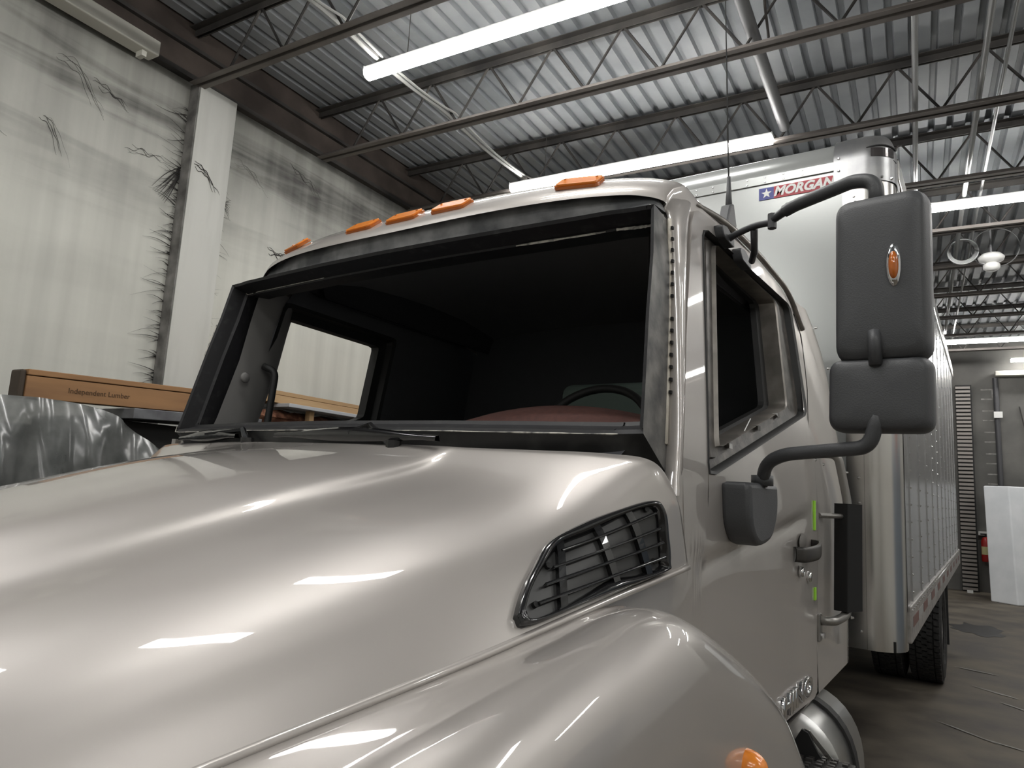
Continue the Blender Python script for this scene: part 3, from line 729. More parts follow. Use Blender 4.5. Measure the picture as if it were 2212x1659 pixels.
# pale residue lines along the inner edges
g = MB(); 
def resid(i0, i1, L, r, dy=-0.002):
    P = [L[k % n] + V((0, dy, 0)) for k in range(i0, i1+1)]
    g.tube(P, [r*random.uniform(0.5, 1.3) for _ in P], 4)
resid(20, 33, LI2, 0.004, -0.008); resid(9, 18, LI2, 0.003, -0.006); resid(-30, -24, LI1, 0.0022); resid(-22, -6, LI1, 0.0016)
resid(-45, -41, LF, 0.002, -0.003); resid(n//2-16, n//2+25, LF, 0.0016, -0.003)
part(g, 'sealant_residue', RESIDUE)
# body corner stub right top (torn sealant)
c = V((0.878, 0.14, 2.372))
g = MB(); g.grid([[(0.845, 0.13, 2.385), (0.872, 0.165, 2.375), (0.893, 0.15, 2.345)], [(0.87, 0.118, 2.362), (0.885, 0.14, 2.352), (0.897, 0.13, 2.325)], [(0.888, 0.12, 2.335), (0.896, 0.13, 2.325), (0.902, 0.125, 2.300)]])
part(g, 'sealant_lump', RESIDUE, smooth=True, solid=0.006, sub=2)

# ---- A pillars
AP = [(1.60,(.970,.0),(1.003,.02)),(1.72,(.957,.042),(.993,.058)),(1.80,(.948,.068),(.983,.088)),(2.04,(.926,.124),(.952,.168)),(2.2,(.915,.147),(.933,.22)),(2.34,(.902,.170),(.913,.278)),(2.40,(.872,.203),(.905,.315)),(2.442,(.84,.190),(.900,.345)),(2.462,(.82,.19),(.896,.36)),(2.478,(.80,.20),(.885,.365))]
for s in (1, -1):
    rows = []
    for z, a, b in AP:
        A = V((a[0], a[1], z)); B_ = V((b[0], b[1], z)); bul = V((0.012, -0.012, 0))
        rows.append([V((s*q.x, q.y, q.z)) for q in [A+V((-0.02, 0.015, 0)), A, A.lerp(B_, 0.2)+bul*0.75, A.lerp(B_, 0.45)+bul, A.lerp(B_, 0.75)+bul*0.7, B_, B_+V((-0.02, 0.004, 0))]])
    part(MB().grid(rows), 'a_pillar', PAINT, smooth=True, sub=2)
    g = MB()
    P = [(s*(a[0]-0.003), a[1]-0.004, z) for z, a, b in AP[1:6]]
    g.tube(P, 0.006, 6); part(g, 'pinch_weld', CREAM, smooth=True)
g = MB()
for k in range(14):
    z = 2.31 - 0.033*k - (0.03 if k > 6 else 0); 
    t = next(i for i in range(len(AP)-1) if AP[i][0] <= z <= AP[i+1][0]); f = (z-AP[t][0])/(AP[t+1][0]-AP[t][0])
    ax = AP[t][1][0]*(1-f)+AP[t+1][1][0]*f; ay = AP[t][1][1]*(1-f)+AP[t+1][1][1]*f
    g.box((ax+0.004, ay-0.012, z-0.004), (ax+0.010, ay-0.003, z+0.004))
part(g, 'clip_holes', CHASSIS)

# ---- roof
def bow(x_): return 0.03 + 0.135*(abs(x_)/0.85)**2.6
RR = [(-0.004, 2.404, 2.36, 0.0), (0.0, 2.416, 2.375, 0), (0.006, 2.428, 2.388, 0), (0.05, 2.472, 2.43, 0), (0.09, 2.503, 2.458, 0.0), (0.13, 2.518, 2.468, 0.06), (0.25, 2.548, 2.47, 0.2), (0.5, 2.585, 2.474, 0.5), (0.9, 2.605, 2.480, 0.8), (1.3, 2.60, 2.468, 1), (1.6, 2.575, 2.45, 1), (1.75, 2.53, 2.42, 1), (1.83, 2.44, 2.36, 1), (1.86, 2.30, 2.28, 1)]
rows = []
for dy, zc, ze, fl in RR:
    xe = 0.895 + 0.015*min(1, max(0, dy)) if dy > 0.05 else 0.885
    if dy > 0.5: xe = 0.905
    row = []
    for k in range(-24, 25):
        t = math.sin(k/24*math.pi/2); x_ = xe*t
        z_ = ze + (zc-ze)*(1-abs(t)**6)**0.5
        z_ += 0.026*(min(abs(x_), 0.80)/0.75)**2*max(0, 1-max(0, dy)/0.25)
        y_ = dy + bow(x_)*(1-fl) + 0.03*fl
        if dy > 1.55: y_ -= 0.10*abs(t)**4
        row.append((x_, y_, z_))
    a, b = row[0], row[-1]; dn = 0.055 if dy > 0.003 else 0.01
    ins = 0.016 if dy < 0.3 else -0.002
    row = [(a[0]+ins, a[1]+0.012, a[2]-dn)] + row + [(b[0]-ins, b[1]+0.012, b[2]-dn)]      # turned-down side flange
    rows.append(row)
o = part(MB().grid(rows), 'roof', PAINT, smooth=True)
o['label'] = 'silver rounded cab roof'
# rain gutter strip over the door
for s in (1, -1):
    P = bez([(s*0.888, 0.385, 2.468), (s*0.908, 0.62, 2.490), (s*0.915, 0.9, 2.497), (s*0.922, 1.12, 2.485), (s*0.935, 1.38, 2.45), (s*0.956, 1.54, 2.33)], 6)
    part(MB().tube(P, 0.011, 6), 'drip_rail', PAINT if s < 0 else TRIML, smooth=True)

# ---- cab marker lights
for k, (x_, tilt) in enumerate([(-0.63, 1), (-0.2, 0.3), (0.0, 0), (0.2, -0.3), (0.63, -1)]):
    y0 = bow(x_) + 0.050; z0 = 2.470 + 0.022*(abs(x_)/0.75)**2
    sl = -(bow(x_+0.01)-bow(x_-0.01))/0.02
    ax = V((1, -sl, 0)).normalized(); nn = V((sl*-0.6, -0.62, 0.6)); nn = V((0, -0.68, 0.73)); nn = (nn - ax*nn.dot(ax)).normalized(); ay = nn.cross(ax)
    ay = ay if ay.z > 0 else -ay
    M = V((x_, y0, z0)) + nn*0.002
    e = empty('marker_light'); e.parent = truck; e['label'] = ['leftmost', 'second from the left', 'third from the left', 'fourth from the left', 'rightmost'][k] + ' amber roof marker light'
    pl = rloop([(-0.066, -0.030), (0.066, -0.030), (0.066, 0.030), (-0.066, 0.030)], 0.014, 3)
    fn = lambda a, b, h: M + ax*(a + b*0.25) + ay*b + nn*h
    MB().prism(pl, fn, -0.004, 0.006).build('base', AMBERD, e)
    pl2 = rloop([(-0.062, -0.027), (0.062, -0.027), (0.062, 0.027), (-0.062, 0.027)], 0.012, 3)
    MB().prism(pl2, fn, 0.005, 0.013).build('lens', AMBER, e, bevel=0.004)
    for sx in (-0.048, 0.048): MB().tube([fn(sx, 0.012, 0.012), fn(sx, 0.012, 0.015)], 0.004, 6).build('screw', AMBERD, e)

# ---- doors and cab sides
def sideX(y_, z_):
    k = 0.04; tt = (z_-1.65)/k
    sp = k*math.log1p(math.exp(tt)) if tt < 30 else z_-1.65
    return 1.0 + 0.03*y_ - 0.14*sp
def creased(y_, z_):           # door skin with its rising body line
    x_ = sideX(y_, z_); zl = 1.432 + 0.107*(y_-0.17); k = min(1, max(0, (1.33-y_)/0.25))*min(1, max(0, (y_-0.05)/0.15))
    return x_ - k*(0.007/(1+math.exp((z_-zl)/0.015)) + 0.010*math.exp(-((z_-zl)/0.022)**2))
def side_panel(outer, inner, no, fn, s, rings=14):
    rows = []
    for r in range(rings + 1):
        t = r/rings; row = []
        for (a, b), (c, d_) in zip(outer, inner):
            y_, z_ = a+(c-a)*t, b+(d_-b)*t; row.append((s*fn(y_, z_), y_, z_))
        rows.append(row)
    return MB().grid(rows, True)
WO = [(0.405, 2.405), (0.20, 1.645), (1.40, 1.95), (1.40, 2.40)]          # window cut in the door skin
WI = [(0.545, 2.395), (0.335, 1.735), (1.13, 1.945), (1.20, 2.37)]
DO = [(0.345, 2.445), (0.175, 2.04), (0.035, 1.65), (0.11, 0.90), (1.36, 0.90), (1.285, 1.42), (1.30, 1.76), (1.47, 2.06), (1.515, 2.30), (1.36, 2.435), (0.90, 2.475), (0.60, 2.468)]
def loopkeys(poly, r, n, corners):
    L = []; idx = []
    m = len(poly); rr = r
    for i in range(m):
        idx.append(len(L) + 3)
        a, b, c = [V((*poly[k % m], 0)) for k in (i-1, i, i+1)]; d1, d2 = a-b, c-b
        q = min(rr, d1.length*0.45, d2.length*0.45); p0, p1 = b+d1.normalized()*q, b+d2.normalized()*q
        for k in range(7):
            t = k/6; s_ = (1-t)**2*p0+2*t*(1-t)*b+t*t*p1; L.append((s_.x, s_.y))
    return seg_resample(L, [idx[c] for c in corners], n)
NS = 26
dO = loopkeys(DO, 0.06, NS, [0, 3, 4, 9]); dW = loopkeys(WO, 0.05, NS, [0, 1, 2, 3]); dI = loopkeys(WI, 0.03, NS, [0, 1, 2, 3])
def off(fn, d_): return lambda y_, z_: fn(y_, z_) - d_
# driver door (image right)
door = empty('driver_door'); door.parent = truck; door['label'] = 'silver driver door with empty window frame and trim'
sk = side_panel(dO, dW, NS, creased, 1, 60)
o = sk.build('door_skin', PAINT, door, smooth=True, solid=0.0)
# returned edges of the skin
e1 = [(creased(a, b), a, b) for a, b in dO]; e2 = [(creased(a, b)-0.03, a, b) for a, b in dO]
MB().grid([e2, e1], True).build('door_edge', PAINT, door, smooth=True)
def wl(loop, d_): return [(creased(a, b)-d_, a, b) for a, b in loop]
def mixl(A, B_, t): return [(a+(c-a)*t, b+(d_-b)*t) for (a, b), (c, d_) in zip(A, B_)]
o = MB().grid([wl(mixl(dW, dI, -0.03), 0.002), wl(mixl(dW, dI, 0.0), -0.004), wl(mixl(dW, dI, 0.10), 0.0), wl(mixl(dW, dI, 0.14), 0.022)], True).build('window_seal', RUBBER, door); sharp(o, 50)
o = MB().grid([wl(mixl(dW, dI, 0.14), 0.022), wl(mixl(dW, dI, 0.5), 0.026), wl(mixl(dW, dI, 0.55), 0.018), wl(mixl(dW, dI, 0.92), 0.020)], True).build('window_channel', TRIM, door); sharp(o, 40)
o = MB().grid([wl(mixl(dW, dI, 0.92), 0.020), wl(mixl(dW, dI, 0.96), 0.008), wl(mixl(dW, dI, 1.0), 0.012), wl(mixl(dW, dI, 1.0), 0.075)], True).build('window_frame', TRIML, door); sharp(o, 40)
o = MB().grid([wl(mixl(dW, dI, 1.0), 0.072), wl(mixl(dW, dI, 1.12), 0.08), wl(mixl(dW, dI, 1.14), 0.10)], True).build('inner_seal', RUBBER, door)
for (y_, z_) in ((0.42, 1.745), (0.72, 1.825), (0.98, 1.895)):
    MB().box((sideX(y_, z_)-0.022, y_-0.015, z_-0.006), (sideX(y_, z_)-0.004, y_+0.015, z_+0.008)).build('clip', CHROME, door)
MB().tube([(sideX(0.62, 1.80)-0.02, 0.60, 1.80), (sideX(0.62, 1.84)-0.01, 0.66, 1.85)], 0.002, 4).build('loose_strip', WHITE, door)
# inner door card
MB().grid([[(sideX(a, b)-0.10, a, b) for a, b in mixl(dW, dI, 1.1)], [(sideX(a, b)-0.09, a, b) for a, b in dO]], True).build('door_card', DARKIN, door)
# door handle
hy, hz = 1.16, 1.435
P = bez([(sideX(1.04, hz)-0.002, 1.04, hz-0.012), (sideX(1.06, hz)+0.03, 1.065, hz-0.012), (sideX(1.16, hz)+0.046, 1.16, hz-0.005), (sideX(1.25, hz)+0.032, 1.25, hz+0.004), (sideX(1.27, hz)-0.002, 1.275, hz+0.006)], 6)
MB().grid([[p + V((0.004*c_, 0, 0.026*s_)) for p in P] for c_, s_ in ((-1, 0.95), (0.6, 1), (1.6, 0.6), (1.6, -0.6), (0.6, -1), (-1, -0.95), (-1, 0.95))]).build('door_handle', mat('dark_handle', (0.06, 0.056, 0.052), 0.4, 0.3), door, smooth=True)
MB().grid([[(sideX(1.16, 1.44)+0.002-0.02*f, 1.15+0.06*k_*math.cos(a), 1.462+0.030*k_*math.sin(a)) for a in [2*math.pi*i/20 for i in range(20)]] for k_, f in ((1, 0.15), (0.7, 0.05), (0.4, 0.0), (0.02, 0.0))], True).build('handle_cup', mat('shadow_cup', (0.25, 0.235, 0.22), 0.4, 0.3), door, smooth=True)
for (y_, z_) in ((1.115, 1.36), (1.225, 1.335)):
    MB().tube([(sideX(y_, z_)-0.004, y_, z_), (sideX(y_, z_)+0.010, y_, z_)], [0.020, 0.016], 12).build('lock', CHROME, door, smooth=True)
# lime tape marks on the rear edge
for (z0, z1) in ((1.50, 1.61), (1.245, 1.29)):
    MB().box((sideX(1.31, 1.5)-0.004, 1.305, z0), (sideX(1.31, 1.5)+0.004, 1.33, z1)).build('tape_mark', LIME, door)
MB().prism([(1.21, 0.955), (1.33, 0.985), (1.33, 1.04), (1.21, 1.02)], lambda a, b, h: (sideX(a, b)-0.009+h, a, b), 0, 0.002).build('sticker', TAPE, door)
# maker letters, chrome
M = frame_matrix((sideX(1.07, 0.94)-0.008, 1.07, 0.952), (0.03, 1, 0.035), (0, -0.035, 1), (1, 0, 0))
o = text_mesh('maker_letters', 'HINO', 0.085, CHROME, truck, M, 0.010, 0.0, 0.001, 1.75, 0.004); o['label'] = 'chrome maker letters low on the driver door'

# passenger door and its smaller see-through window
pdo = empty('passenger_door'); pdo.parent = truck
PWI = [(0.33, 2.262), (0.25, 1.745), (0.62, 1.810), (0.868, 1.895), (0.885, 2.250)]
pW = loopkeys(PWI, 0.02, NS, [0, 1, 3, 4])
side_panel(dO, pW, NS, sideX, -1, 10).build('door_skin', PAINT, pdo, smooth=True)
MB().grid([[(-(sideX(a, b)), a, b) for a, b in pW], [(-(sideX(a, b)-0.05), a, b) for a, b in pW]], True).build('window_frame', RUBBER, pdo)
def pgrow(f): return [(0.6+(a-0.6)*f, 2.06+(b-2.06)*f) for a, b in pW]
MB().grid([[(-(sideX(a, b)-0.05), a, b) for a, b in pW], [(-(sideX(a, b)-0.055), a, b) for a, b in pgrow(1.16)], [(-(sideX(a, b)-0.085), a, b) for a, b in pgrow(1.20)], [(-(sideX(a, b)-0.09), a, b) for a, b in pgrow(1.27)]], True).build('window_trim', RUBBER, pdo)
MB().grid([[(-(sideX(a, b)-0.09), a, b) for a, b in pgrow(1.27)], [(-(sideX(a, b)-0.06), a, b) for a, b in dO]], True).build('door_card', DARKIN, pdo)

# cab side behind the door, rear wall, floor
SPY = [(1.355, 0.905), (2.06, 0.905), (2.075, 1.3), (2.08, 2.0), (2.05, 2.25), (1.93, 2.40), (1.80, 2.465), (1.5, 2.47), (1.25, 2.475), (1.37, 2.43), (1.528, 2.30), (1.482, 2.06), (1.312, 1.76), (1.297, 1.42)]
for s in (1, -1):
    rows = []
    left = [(1.37, 0.905), (1.33, 1.2), (1.297, 1.42), (1.30, 1.6), (1.312, 1.76), (1.40, 1.91), (1.482, 2.06), (1.51, 2.18), (1.528, 2.30), (1.46, 2.38), (1.37, 2.442)]
    right = [(2.06, 0.93), (2.07, 1.2), (2.075, 1.42), (2.08, 1.6), (2.08, 1.76), (2.08, 1.91), (2.075, 2.06), (2.06, 2.18), (2.0, 2.30), (1.91, 2.40), (1.80, 2.465)]
    for (a, b), (c, d_) in zip(left, right):
        row = []
        for k in range(9):
            t = k/8; y_ = a+(c-a)*t; z_ = b+(d_-b)*t
            row.append((s*(sideX(y_, z_) - 0.0005 - 0.03*max(0, t-0.75)/0.25*max(0, t-0.75)/0.25), y_, z_))
        rows.append(row)
    part(MB().grid(rows), 'cab_side', PAINT, smooth=True)
    g = MB()
    for (y_, z_) in ((1.86, 2.41), (2.0, 2.24), (2.03, 2.05), (2.03, 1.75), (2.03, 1.55), (2.03, 1.3), (2.03, 1.1), (1.42, 1.77), (1.55, 1.76)):
        g.tube([(s*(sideX(y_, z_)-0.006), y_, z_), (s*(sideX(y_, z_)+0.006), y_, z_)], [0.008, 0.004], 6)
    part(g, 'panel_screws', RIVET)
    part(MB().grid([[(s*(sideX(1.35, 0.9)), 0.2, 0.905), (s*(sideX(1.35, 0.9)), 2.06, 0.905)], [(s*0.96, 0.2, 0.86), (s*0.98, 2.06, 0.86)]]), 'rocker_edge', PAINT)
part(MB().prism([(-1.02, 0.95), (1.02, 0.95), (1.02, 1.65), (0.945, 2.30), (0.86, 2.50), (-0.86, 2.50), (-0.945, 2.30), (-1.02, 1.65)], lambda a, b, h: (a, 1.70+h, b), 0, 0.04), 'cab_rear_wall', DARKIN)
part(MB().box((-0.97, -0.2, 0.90), (0.97, 1.86, 0.94)), 'cab_floor', DARKIN)
part(MB().grid([[(-0.96, -0.14, 0.9), (0.96, -0.14, 0.9)], [(-0.94, -0.14, 1.66), (0.94, -0.14, 1.66)]]), 'firewall', DARKIN)
# headliner follows the roof
rows2 = []
for dy, zc, ze, fl in RR[4:-1]:
    rows2.append([(0.86*k/12, dy + bow(0.86*k/12)*(1-fl) + 0.03*fl + 0.03, zc-0.09-0.05*(abs(k)/12)**4) for k in range(-12, 13)])
part(MB().grid(rows2), 'headliner', LINING, smooth=True)
# inner pillar trims
for s in (1, -1):
    rows = []
    for z, a, b in AP[1:6]:
        rows.append([(s*(a[0]-0.055), a[1]-0.02, z), (s*(a[0]-0.07), a[1]+0.05, z), (s*(a[0]-0.065), a[1]+0.14, z), (s*(a[0]-0.02), a[1]+0.19, z)])
    part(MB().grid(rows), 'pillar_trim', PILLARG, smooth=True)
    rows = [[(s*q.x, q.y, q.z) for q in (V((0.80, 0.45, 2.36)), V((0.79, 0.42, 2.41)), V((0.74, 0.36, 2.47)))], [(s*q.x, q.y, q.z) for q in (V((0.82, 1.72, 2.36)), V((0.80, 1.72, 2.42)), V((0.74, 1.72, 2.50)))]]
    part(MB().grid(rows), 'roof_rail_trim', DARKT)
    part(MB().grid([[(s*(sideX(y_, 2.42)-0.13), y_, 2.36), (s*(sideX(y_, 2.42)-0.03), y_, 2.415)] for y_ in (0.38, 0.7, 1.0, 1.3, 1.7)]), 'door_header_trim', DARKT)
    part(MB().grid([[(s*(sideX(1.22, z_)-0.05), 1.20, z_) for z_ in (0.95, 1.3, 1.65, 2.0, 2.40)], [(s*(sideX(1.72, z_)-0.03), 1.72, z_) for z_ in (0.95, 1.3, 1.65, 2.0, 2.40)]]), 'side_lining', DARKIN)
# grab handle on the passenger pillar
P = fillet([(-0.845, 0.20, 2.03), (-0.79, 0.22, 2.01), (-0.79, 0.20, 1.72), (-0.845, 0.19, 1.70)], 0.05)
part(MB().tube(P, 0.014, 8), 'inner_grab_handle', RUBBER, smooth=True)
part(MB().tube([(-0.845, 0.12, 1.97), (-0.835, 0.12, 1.97)], [0.022, 0.016], 10), 'trim_button', PILLARG, smooth=True)
# dashboard, wheel, seats
rows = []
for x_ in [k*0.05-0.9 for k in range(37)]:
    h = 1.735 + 0.0*x_
    rows.append([(x_, -0.10, 1.68), (x_, -0.02, h-0.01), (x_, 0.20, h), (x_, 0.36, h-0.01), (x_, 0.42, h-0.09), (x_, 0.42, 1.2)])
part(MB().grid(rows), 'dashboard', DARKIN, smooth=True)
rows = []
for k in range(31):
    t = k/30; x_ = 0.06 + 0.86*t; b = math.sin(math.pi*min(1, max(0, t*0.92+0.02)))**0.6
    rows.append([(x_, 0.12, 1.735), (x_, 0.16, 1.735+0.075*b), (x_, 0.26, 1.738+0.112*b), (x_, 0.34, 1.735+0.105*b), (x_, 0.40, 1.70+0.06*b), (x_, 0.42, 1.64)])
o = part(MB().grid(rows), 'dash_cover', DASH, smooth=True); o['label'] = 'maroon hooded instrument cover on the dashboard'
sw = empty('steering_wheel'); sw.parent = truck
c = V((0.46, 0.58, 1.78)); ta = V((1, 0, 0)); tb = V((0, 0.50, 0.866)).normalized()
MB().tube([c + 0.215*(math.cos(2*math.pi*k/48)*ta + math.sin(2*math.pi*k/48)*tb) for k in range(49)], 0.015, 8).build('rim', RUBBER, sw, smooth=True)
for a in (0.2, math.pi-0.2, -math.pi/2): MB().tube([c + V((0, -0.03, -0.02)), c + 0.21*(math.cos(a)*ta + math.sin(a)*tb)], 0.014, 6).build('spoke', RUBBER, sw)
MB().tube([c + V((0, -0.01, 0)), c + V((0, -0.2, -0.12))], 0.05, 10).build('hub', RUBBER, sw)
def seat(x0, x1, m):
    st = empty('seat'); st.parent = truck
    MB().box((x0, 0.62, 1.15), (x1, 1.05, 1.30)).build('cushion', DARKIN, st, bevel=0.04)
    MB().box((x0, 1.00, 1.15), (x1, 1.14, 2.045)).build('backrest', m, st, bevel=0.045, seg=4)
seat(0.085, 0.62, SEAT)

# ---- wipers on the cowl
def wiper(p0, p1, base, hump, name='wiper'):
    e = empty(name); e.parent = truck
    p0, p1 = V(p0), V(p1); rows = []
    g = MB()
    for k in range(13):
        t = k/12; p = p0.lerp(p1, t) + V((0, 0, 0.006*math.sin(math.pi*t))); h = 0.020*math.sin(math.pi*max(0.12, min(0.88, t)))
        rows.append([p+V((0, 0.006, -h)), p+V((0, 0, h)), p+V((0, -0.012, h*0.6)), p+V((0, -0.014, -h)), p+V((0, 0.006, -h))])
    g.grid(rows); g.build('blade', GLOSSB, e, smooth=True)
    MB().tube([base, hump, p0.lerp(p1, 0.5)+V((0, -0.01, 0.01))], [0.012, 0.010, 0.007], 6).build('arm', GLOSSB, e)
    MB().tube([V(base)+V((0, 0, -0.03)), V(base)+V((0, 0, 0.015))], 0.02, 8).build('pivot', COWLB, e)
wiper((-0.14, -0.235, 1.712), (0.47, -0.225, 1.708), (0.33, -0.235, 1.685), (0.215, -0.21, 1.742))
wiper((-0.78, -0.15, 1.705), (-0.38, -0.20, 1.712), (-0.31, -0.215, 1.69), (-0.36, -0.20, 1.732))
g = MB(); rows = []
for k in range(-20, 21):
    x_ = 0.90*k/20; yb = -0.2 + 0.16*x_*x_; yf = yr(x_) - 0.02
    rows.append([(x_, yb+0.03, 1.672), (x_, yb-0.01, 1.665), (x_, yf+0.03, 1.650), (x_, yf-0.03, 1.64)])
part(g.grid(rows), 'cowl_grille', COWLB, smooth=True)
# body brackets at the far hood corner
part(MB().box((-1.00, -0.06, 1.62), (-0.975, -0.03, 1.71)).box((-0.955, -0.05, 1.62), (-0.935, -0.03, 1.715)), 'hood_hinge', PAINT)

# ---- mirror assembly, driver side
mir_e = empty('mirror_assembly'); mir_e.parent = truck; mir_e['label'] = 'black twin mirror on bent arms, driver side'
def pillow(cx, cy, cz, w_, h_, r, depth, name, tilt=0.0, rz=0.0):
    rows = []
    for dy, sc in [(0.0, 0.985), (-0.004, 1.0), (-depth*0.45, 1.0), (-depth*0.70, 0.972), (-depth*0.86, 0.925), (-depth*0.95, 0.85), (-depth, 0.66), (-depth*1.03, 0.35), (-depth*1.035, 0.02)]:
        hw, hh = w_/2*sc if sc > 0.9 else w_/2 - (1-sc)*min(w_, h_)/2*1.0, h_/2 - (1-sc)*min(w_, h_)/2
        if sc <= 0.9: hw = max(0.002, w_/2*sc); hh = max(0.002, h_/2 - (1-sc)*h_/2)
        L = rloop([(-hw, -hh), (hw, -hh), (hw, hh), (-hw, hh)], r*max(sc, 0.1), 6)
        rows.append([V((a, dy, b)) for a, b in L])
    R = Matrix.Rotation(rz, 4, 'Z') @ Matrix.Rotation(tilt, 4, 'Y'); T = V((cx, cy, cz))
    rows = [[T + R @ p for p in row] for row in rows]
    g_ = MB().grid(rows, True); g_.f.append(tuple(range(len(g_.v)-len(rows[0]), len(g_.v))))
    o = g_.build(name, PLASTIC, mir_e, smooth=True)
    L = rloop([(-w_/2*0.96, -h_/2*0.97), (w_/2*0.96, -h_/2*0.97), (w_/2*0.96, h_/2*0.97), (-w_/2*0.96, h_/2*0.97)], r*0.9, 6)
    MB().prism(L, lambda a, b, h: T + R @ V((a, h, b)), -0.002, 0.002).build('mirror_glass', CHROME, mir_e)
    return o
pillow(1.398, 0.33, 2.148, 0.206, 0.412, 0.040, 0.075, 'mirror_head', 0.01, -0.12)
pillow(1.387, 0.33, 1.862, 0.224, 0.178, 0.034, 0.07, 'convex_mirror_head', 0.02, -0.12)
o = MB().tube([(1.378, 0.262, 2.01), (1.380, 0.255, 1.985), (1.380, 0.262, 1.93)], 0.015, 8).build('link_tube', PLASTIC, mir_e, smooth=True)
P = fillet([(1.383, 0.29, 1.84), (1.378, 0.272, 1.80), (1.362, 0.28, 1.737), (1.150, 0.36, 1.722), (1.095, 0.40, 1.70), (1.075, 0.44, 1.645)], 0.055, 8)
MB().tube(P, 0.0175, 10).build('lower_arm', PLASTIC, mir_e, smooth=True)
# lower mount on the door
pl = rloop([(0.30, 1.645), (0.305, 1.53), (0.37, 1.475), (0.50, 1.49), (0.56, 1.56), (0.565, 1.648)], [0.02, 0.05, 0.05, 0.05, 0.06, 0.02], 4)
o = MB().prism(pl, lambda a, b, h: (sideX(a, b)+h, a, b), -0.005, 0.075).build('door_mount', PLASTIC, mir_e, bevel=0.015, seg=3); sharp(o, 40)
MB().tube([(1.075, 0.44, 1.64), (1.075, 0.44, 1.668)], 0.030, 12).build('collar', PLASTIC, mir_e, smooth=True)
# upper arm
P = fillet([(1.385, 0.31, 2.33), (1.383, 0.31, 2.405), (1.335, 0.325, 2.424), (1.165, 0.45, 2.438), (1.13, 0.475, 2.436)], 0.045, 8)
MB().tube(P, 0.0185, 10).build('upper_arm', PLASTIC, mir_e, smooth=True)
MB().tube([(1.145, 0.465, 2.440), (1.125, 0.478, 2.436), (1.085, 0.505, 2.425)], [0.018, 0.014, 0.011], 8).build('arm_sleeve', PLASTIC, mir_e, smooth=True)
MB().tube([(1.085, 0.505, 2.445), (1.085, 0.505, 2.40)], 0.013, 8).build('pivot_bolt', PLASTIC, mir_e)
MB().tube(bez([(1.09, 0.505, 2.42), (1.02, 0.545, 2.432), (0.96, 0.57, 2.425), (0.925, 0.585, 2.415)], 5), 0.011, 8).build('stay_bar', PLASTIC, mir_e, smooth=True)
MB().tube([(1.02, 0.552, 2.425), (1.0, 0.63, 2.38), (0.965, 0.73, 2.385)], 0.011, 8).build('stay_leg', PLASTIC, mir_e, smooth=True)
for (y_, z_) in ((0.57, 2.425), (0.735, 2.40)):
    pl = rloop([(y_-0.055, z_+0.02), (y_-0.045, z_-0.02), (y_+0.045, z_-0.03), (y_+0.055, z_+0.005), (y_, z_+0.03)], 0.012, 3)
    o = MB().prism(pl, lambda a, b, h: (sideX(a, b)+h, a, b), -0.004, 0.028).build('bracket', PLASTIC, mir_e, bevel=0.005); sharp(o, 40)
# amber lamp on the mirror back
tc = V((1.424, 0.248, 2.165)); 
def oval(w_, h_, d_, name, m, dz=0.0, y0=0.0):
    rows = []
    for k in range(6):
        a = k/5*math.pi/2; rows.append([tc + V((w_*math.cos(a)*math.cos(t), y0 - d_*math.sin(a), dz + h_*math.cos(a)*(math.copysign(abs(math.sin(t))**0.9, math.sin(t))))) for t in [2*math.pi*i/20 for i in range(20)]])
    MB().grid(rows, True).build(name, m, mir_e, smooth=True)
oval(0.0165, 0.052, 0.010, 'lamp_bezel', CHROME)
oval(0.0115, 0.036, 0.016, 'lamp_lens', AMBERD, -0.002, -0.002)

# ---- roof antenna
an = empty('antenna'); an.parent = truck
o = MB().prism([(0.66, 2.50), (0.70, 2.585), (0.735, 2.60), (0.77, 2.53), (0.75, 2.48)], lambda a, b, h: (0.868+h, a, b), 0, 0.035).build('mount', PLASTIC, an, bevel=0.006)
MB().tube([(0.885, 0.735, 2.56), (0.884, 0.732, 2.70)], [0.014, 0.006], 8).build('spring', PLASTIC, an, smooth=True)
MB().tube([(0.884, 0.732, 2.70), (0.87, 0.69, 3.7)], [0.0028, 0.0014], 5).build('whip', CHASSIS, an)

# ---- grab bar behind the door
gb = empty('grab_bar'); gb.parent = truck; gb['label'] = 'vertical entry grab bar with black grip behind the driver door'
xo = lambda y_, z_, d_: (sideX(y_, z_)+d_, y_, z_)
P = fillet([xo(1.50, 1.80, 0.0), xo(1.53, 1.80, 0.065), xo(1.56, 1.60, 0.075), xo(1.52, 1.18, 0.075), xo(1.40, 1.165, 0.05), xo(1.38, 1.165, 0.0)], 0.05, 6)
MB().tube(P, 0.017, 10).build('tube', TUBEM, gb, smooth=True)
a = V(xo(1.565, 1.605, 0.075)); b = V(xo(1.525, 1.195, 0.075))
g = MB(); ux = (V((0.42, 0.9, 0))).normalized(); uy = V((0.9, -0.42, 0)).normalized()
pl = rloop([(-0.05, -0.03), (0.05, -0.03), (0.05, 0.03), (-0.05, 0.03)], 0.006, 2)
g.v = [tuple(a + ux*p_ + uy*q_) for p_, q_ in pl] + [tuple(b + ux*p_ + uy*q_) for p_, q_ in pl]; m_ = len(pl)
g.f = [tuple(range(m_)), tuple(range(2*m_-1, m_-1, -1))] + [(k, (k+1) % m_, m_+(k+1) % m_, m_+k) for k in range(m_)]
g.build('grip', GRIP, gb)
MB().tube([xo(1.40, 1.555, 0.0), xo(1.54, 1.555, 0.07)], 0.010, 8).build('stand_off', TUBEM, gb)
MB().box((sideX(1.38, 1.16)-0.004, 1.355, 1.09), (sideX(1.38, 1.16)+0.008, 1.405, 1.19)).build('foot_plate', TUBEM, gb, bevel=0.004)
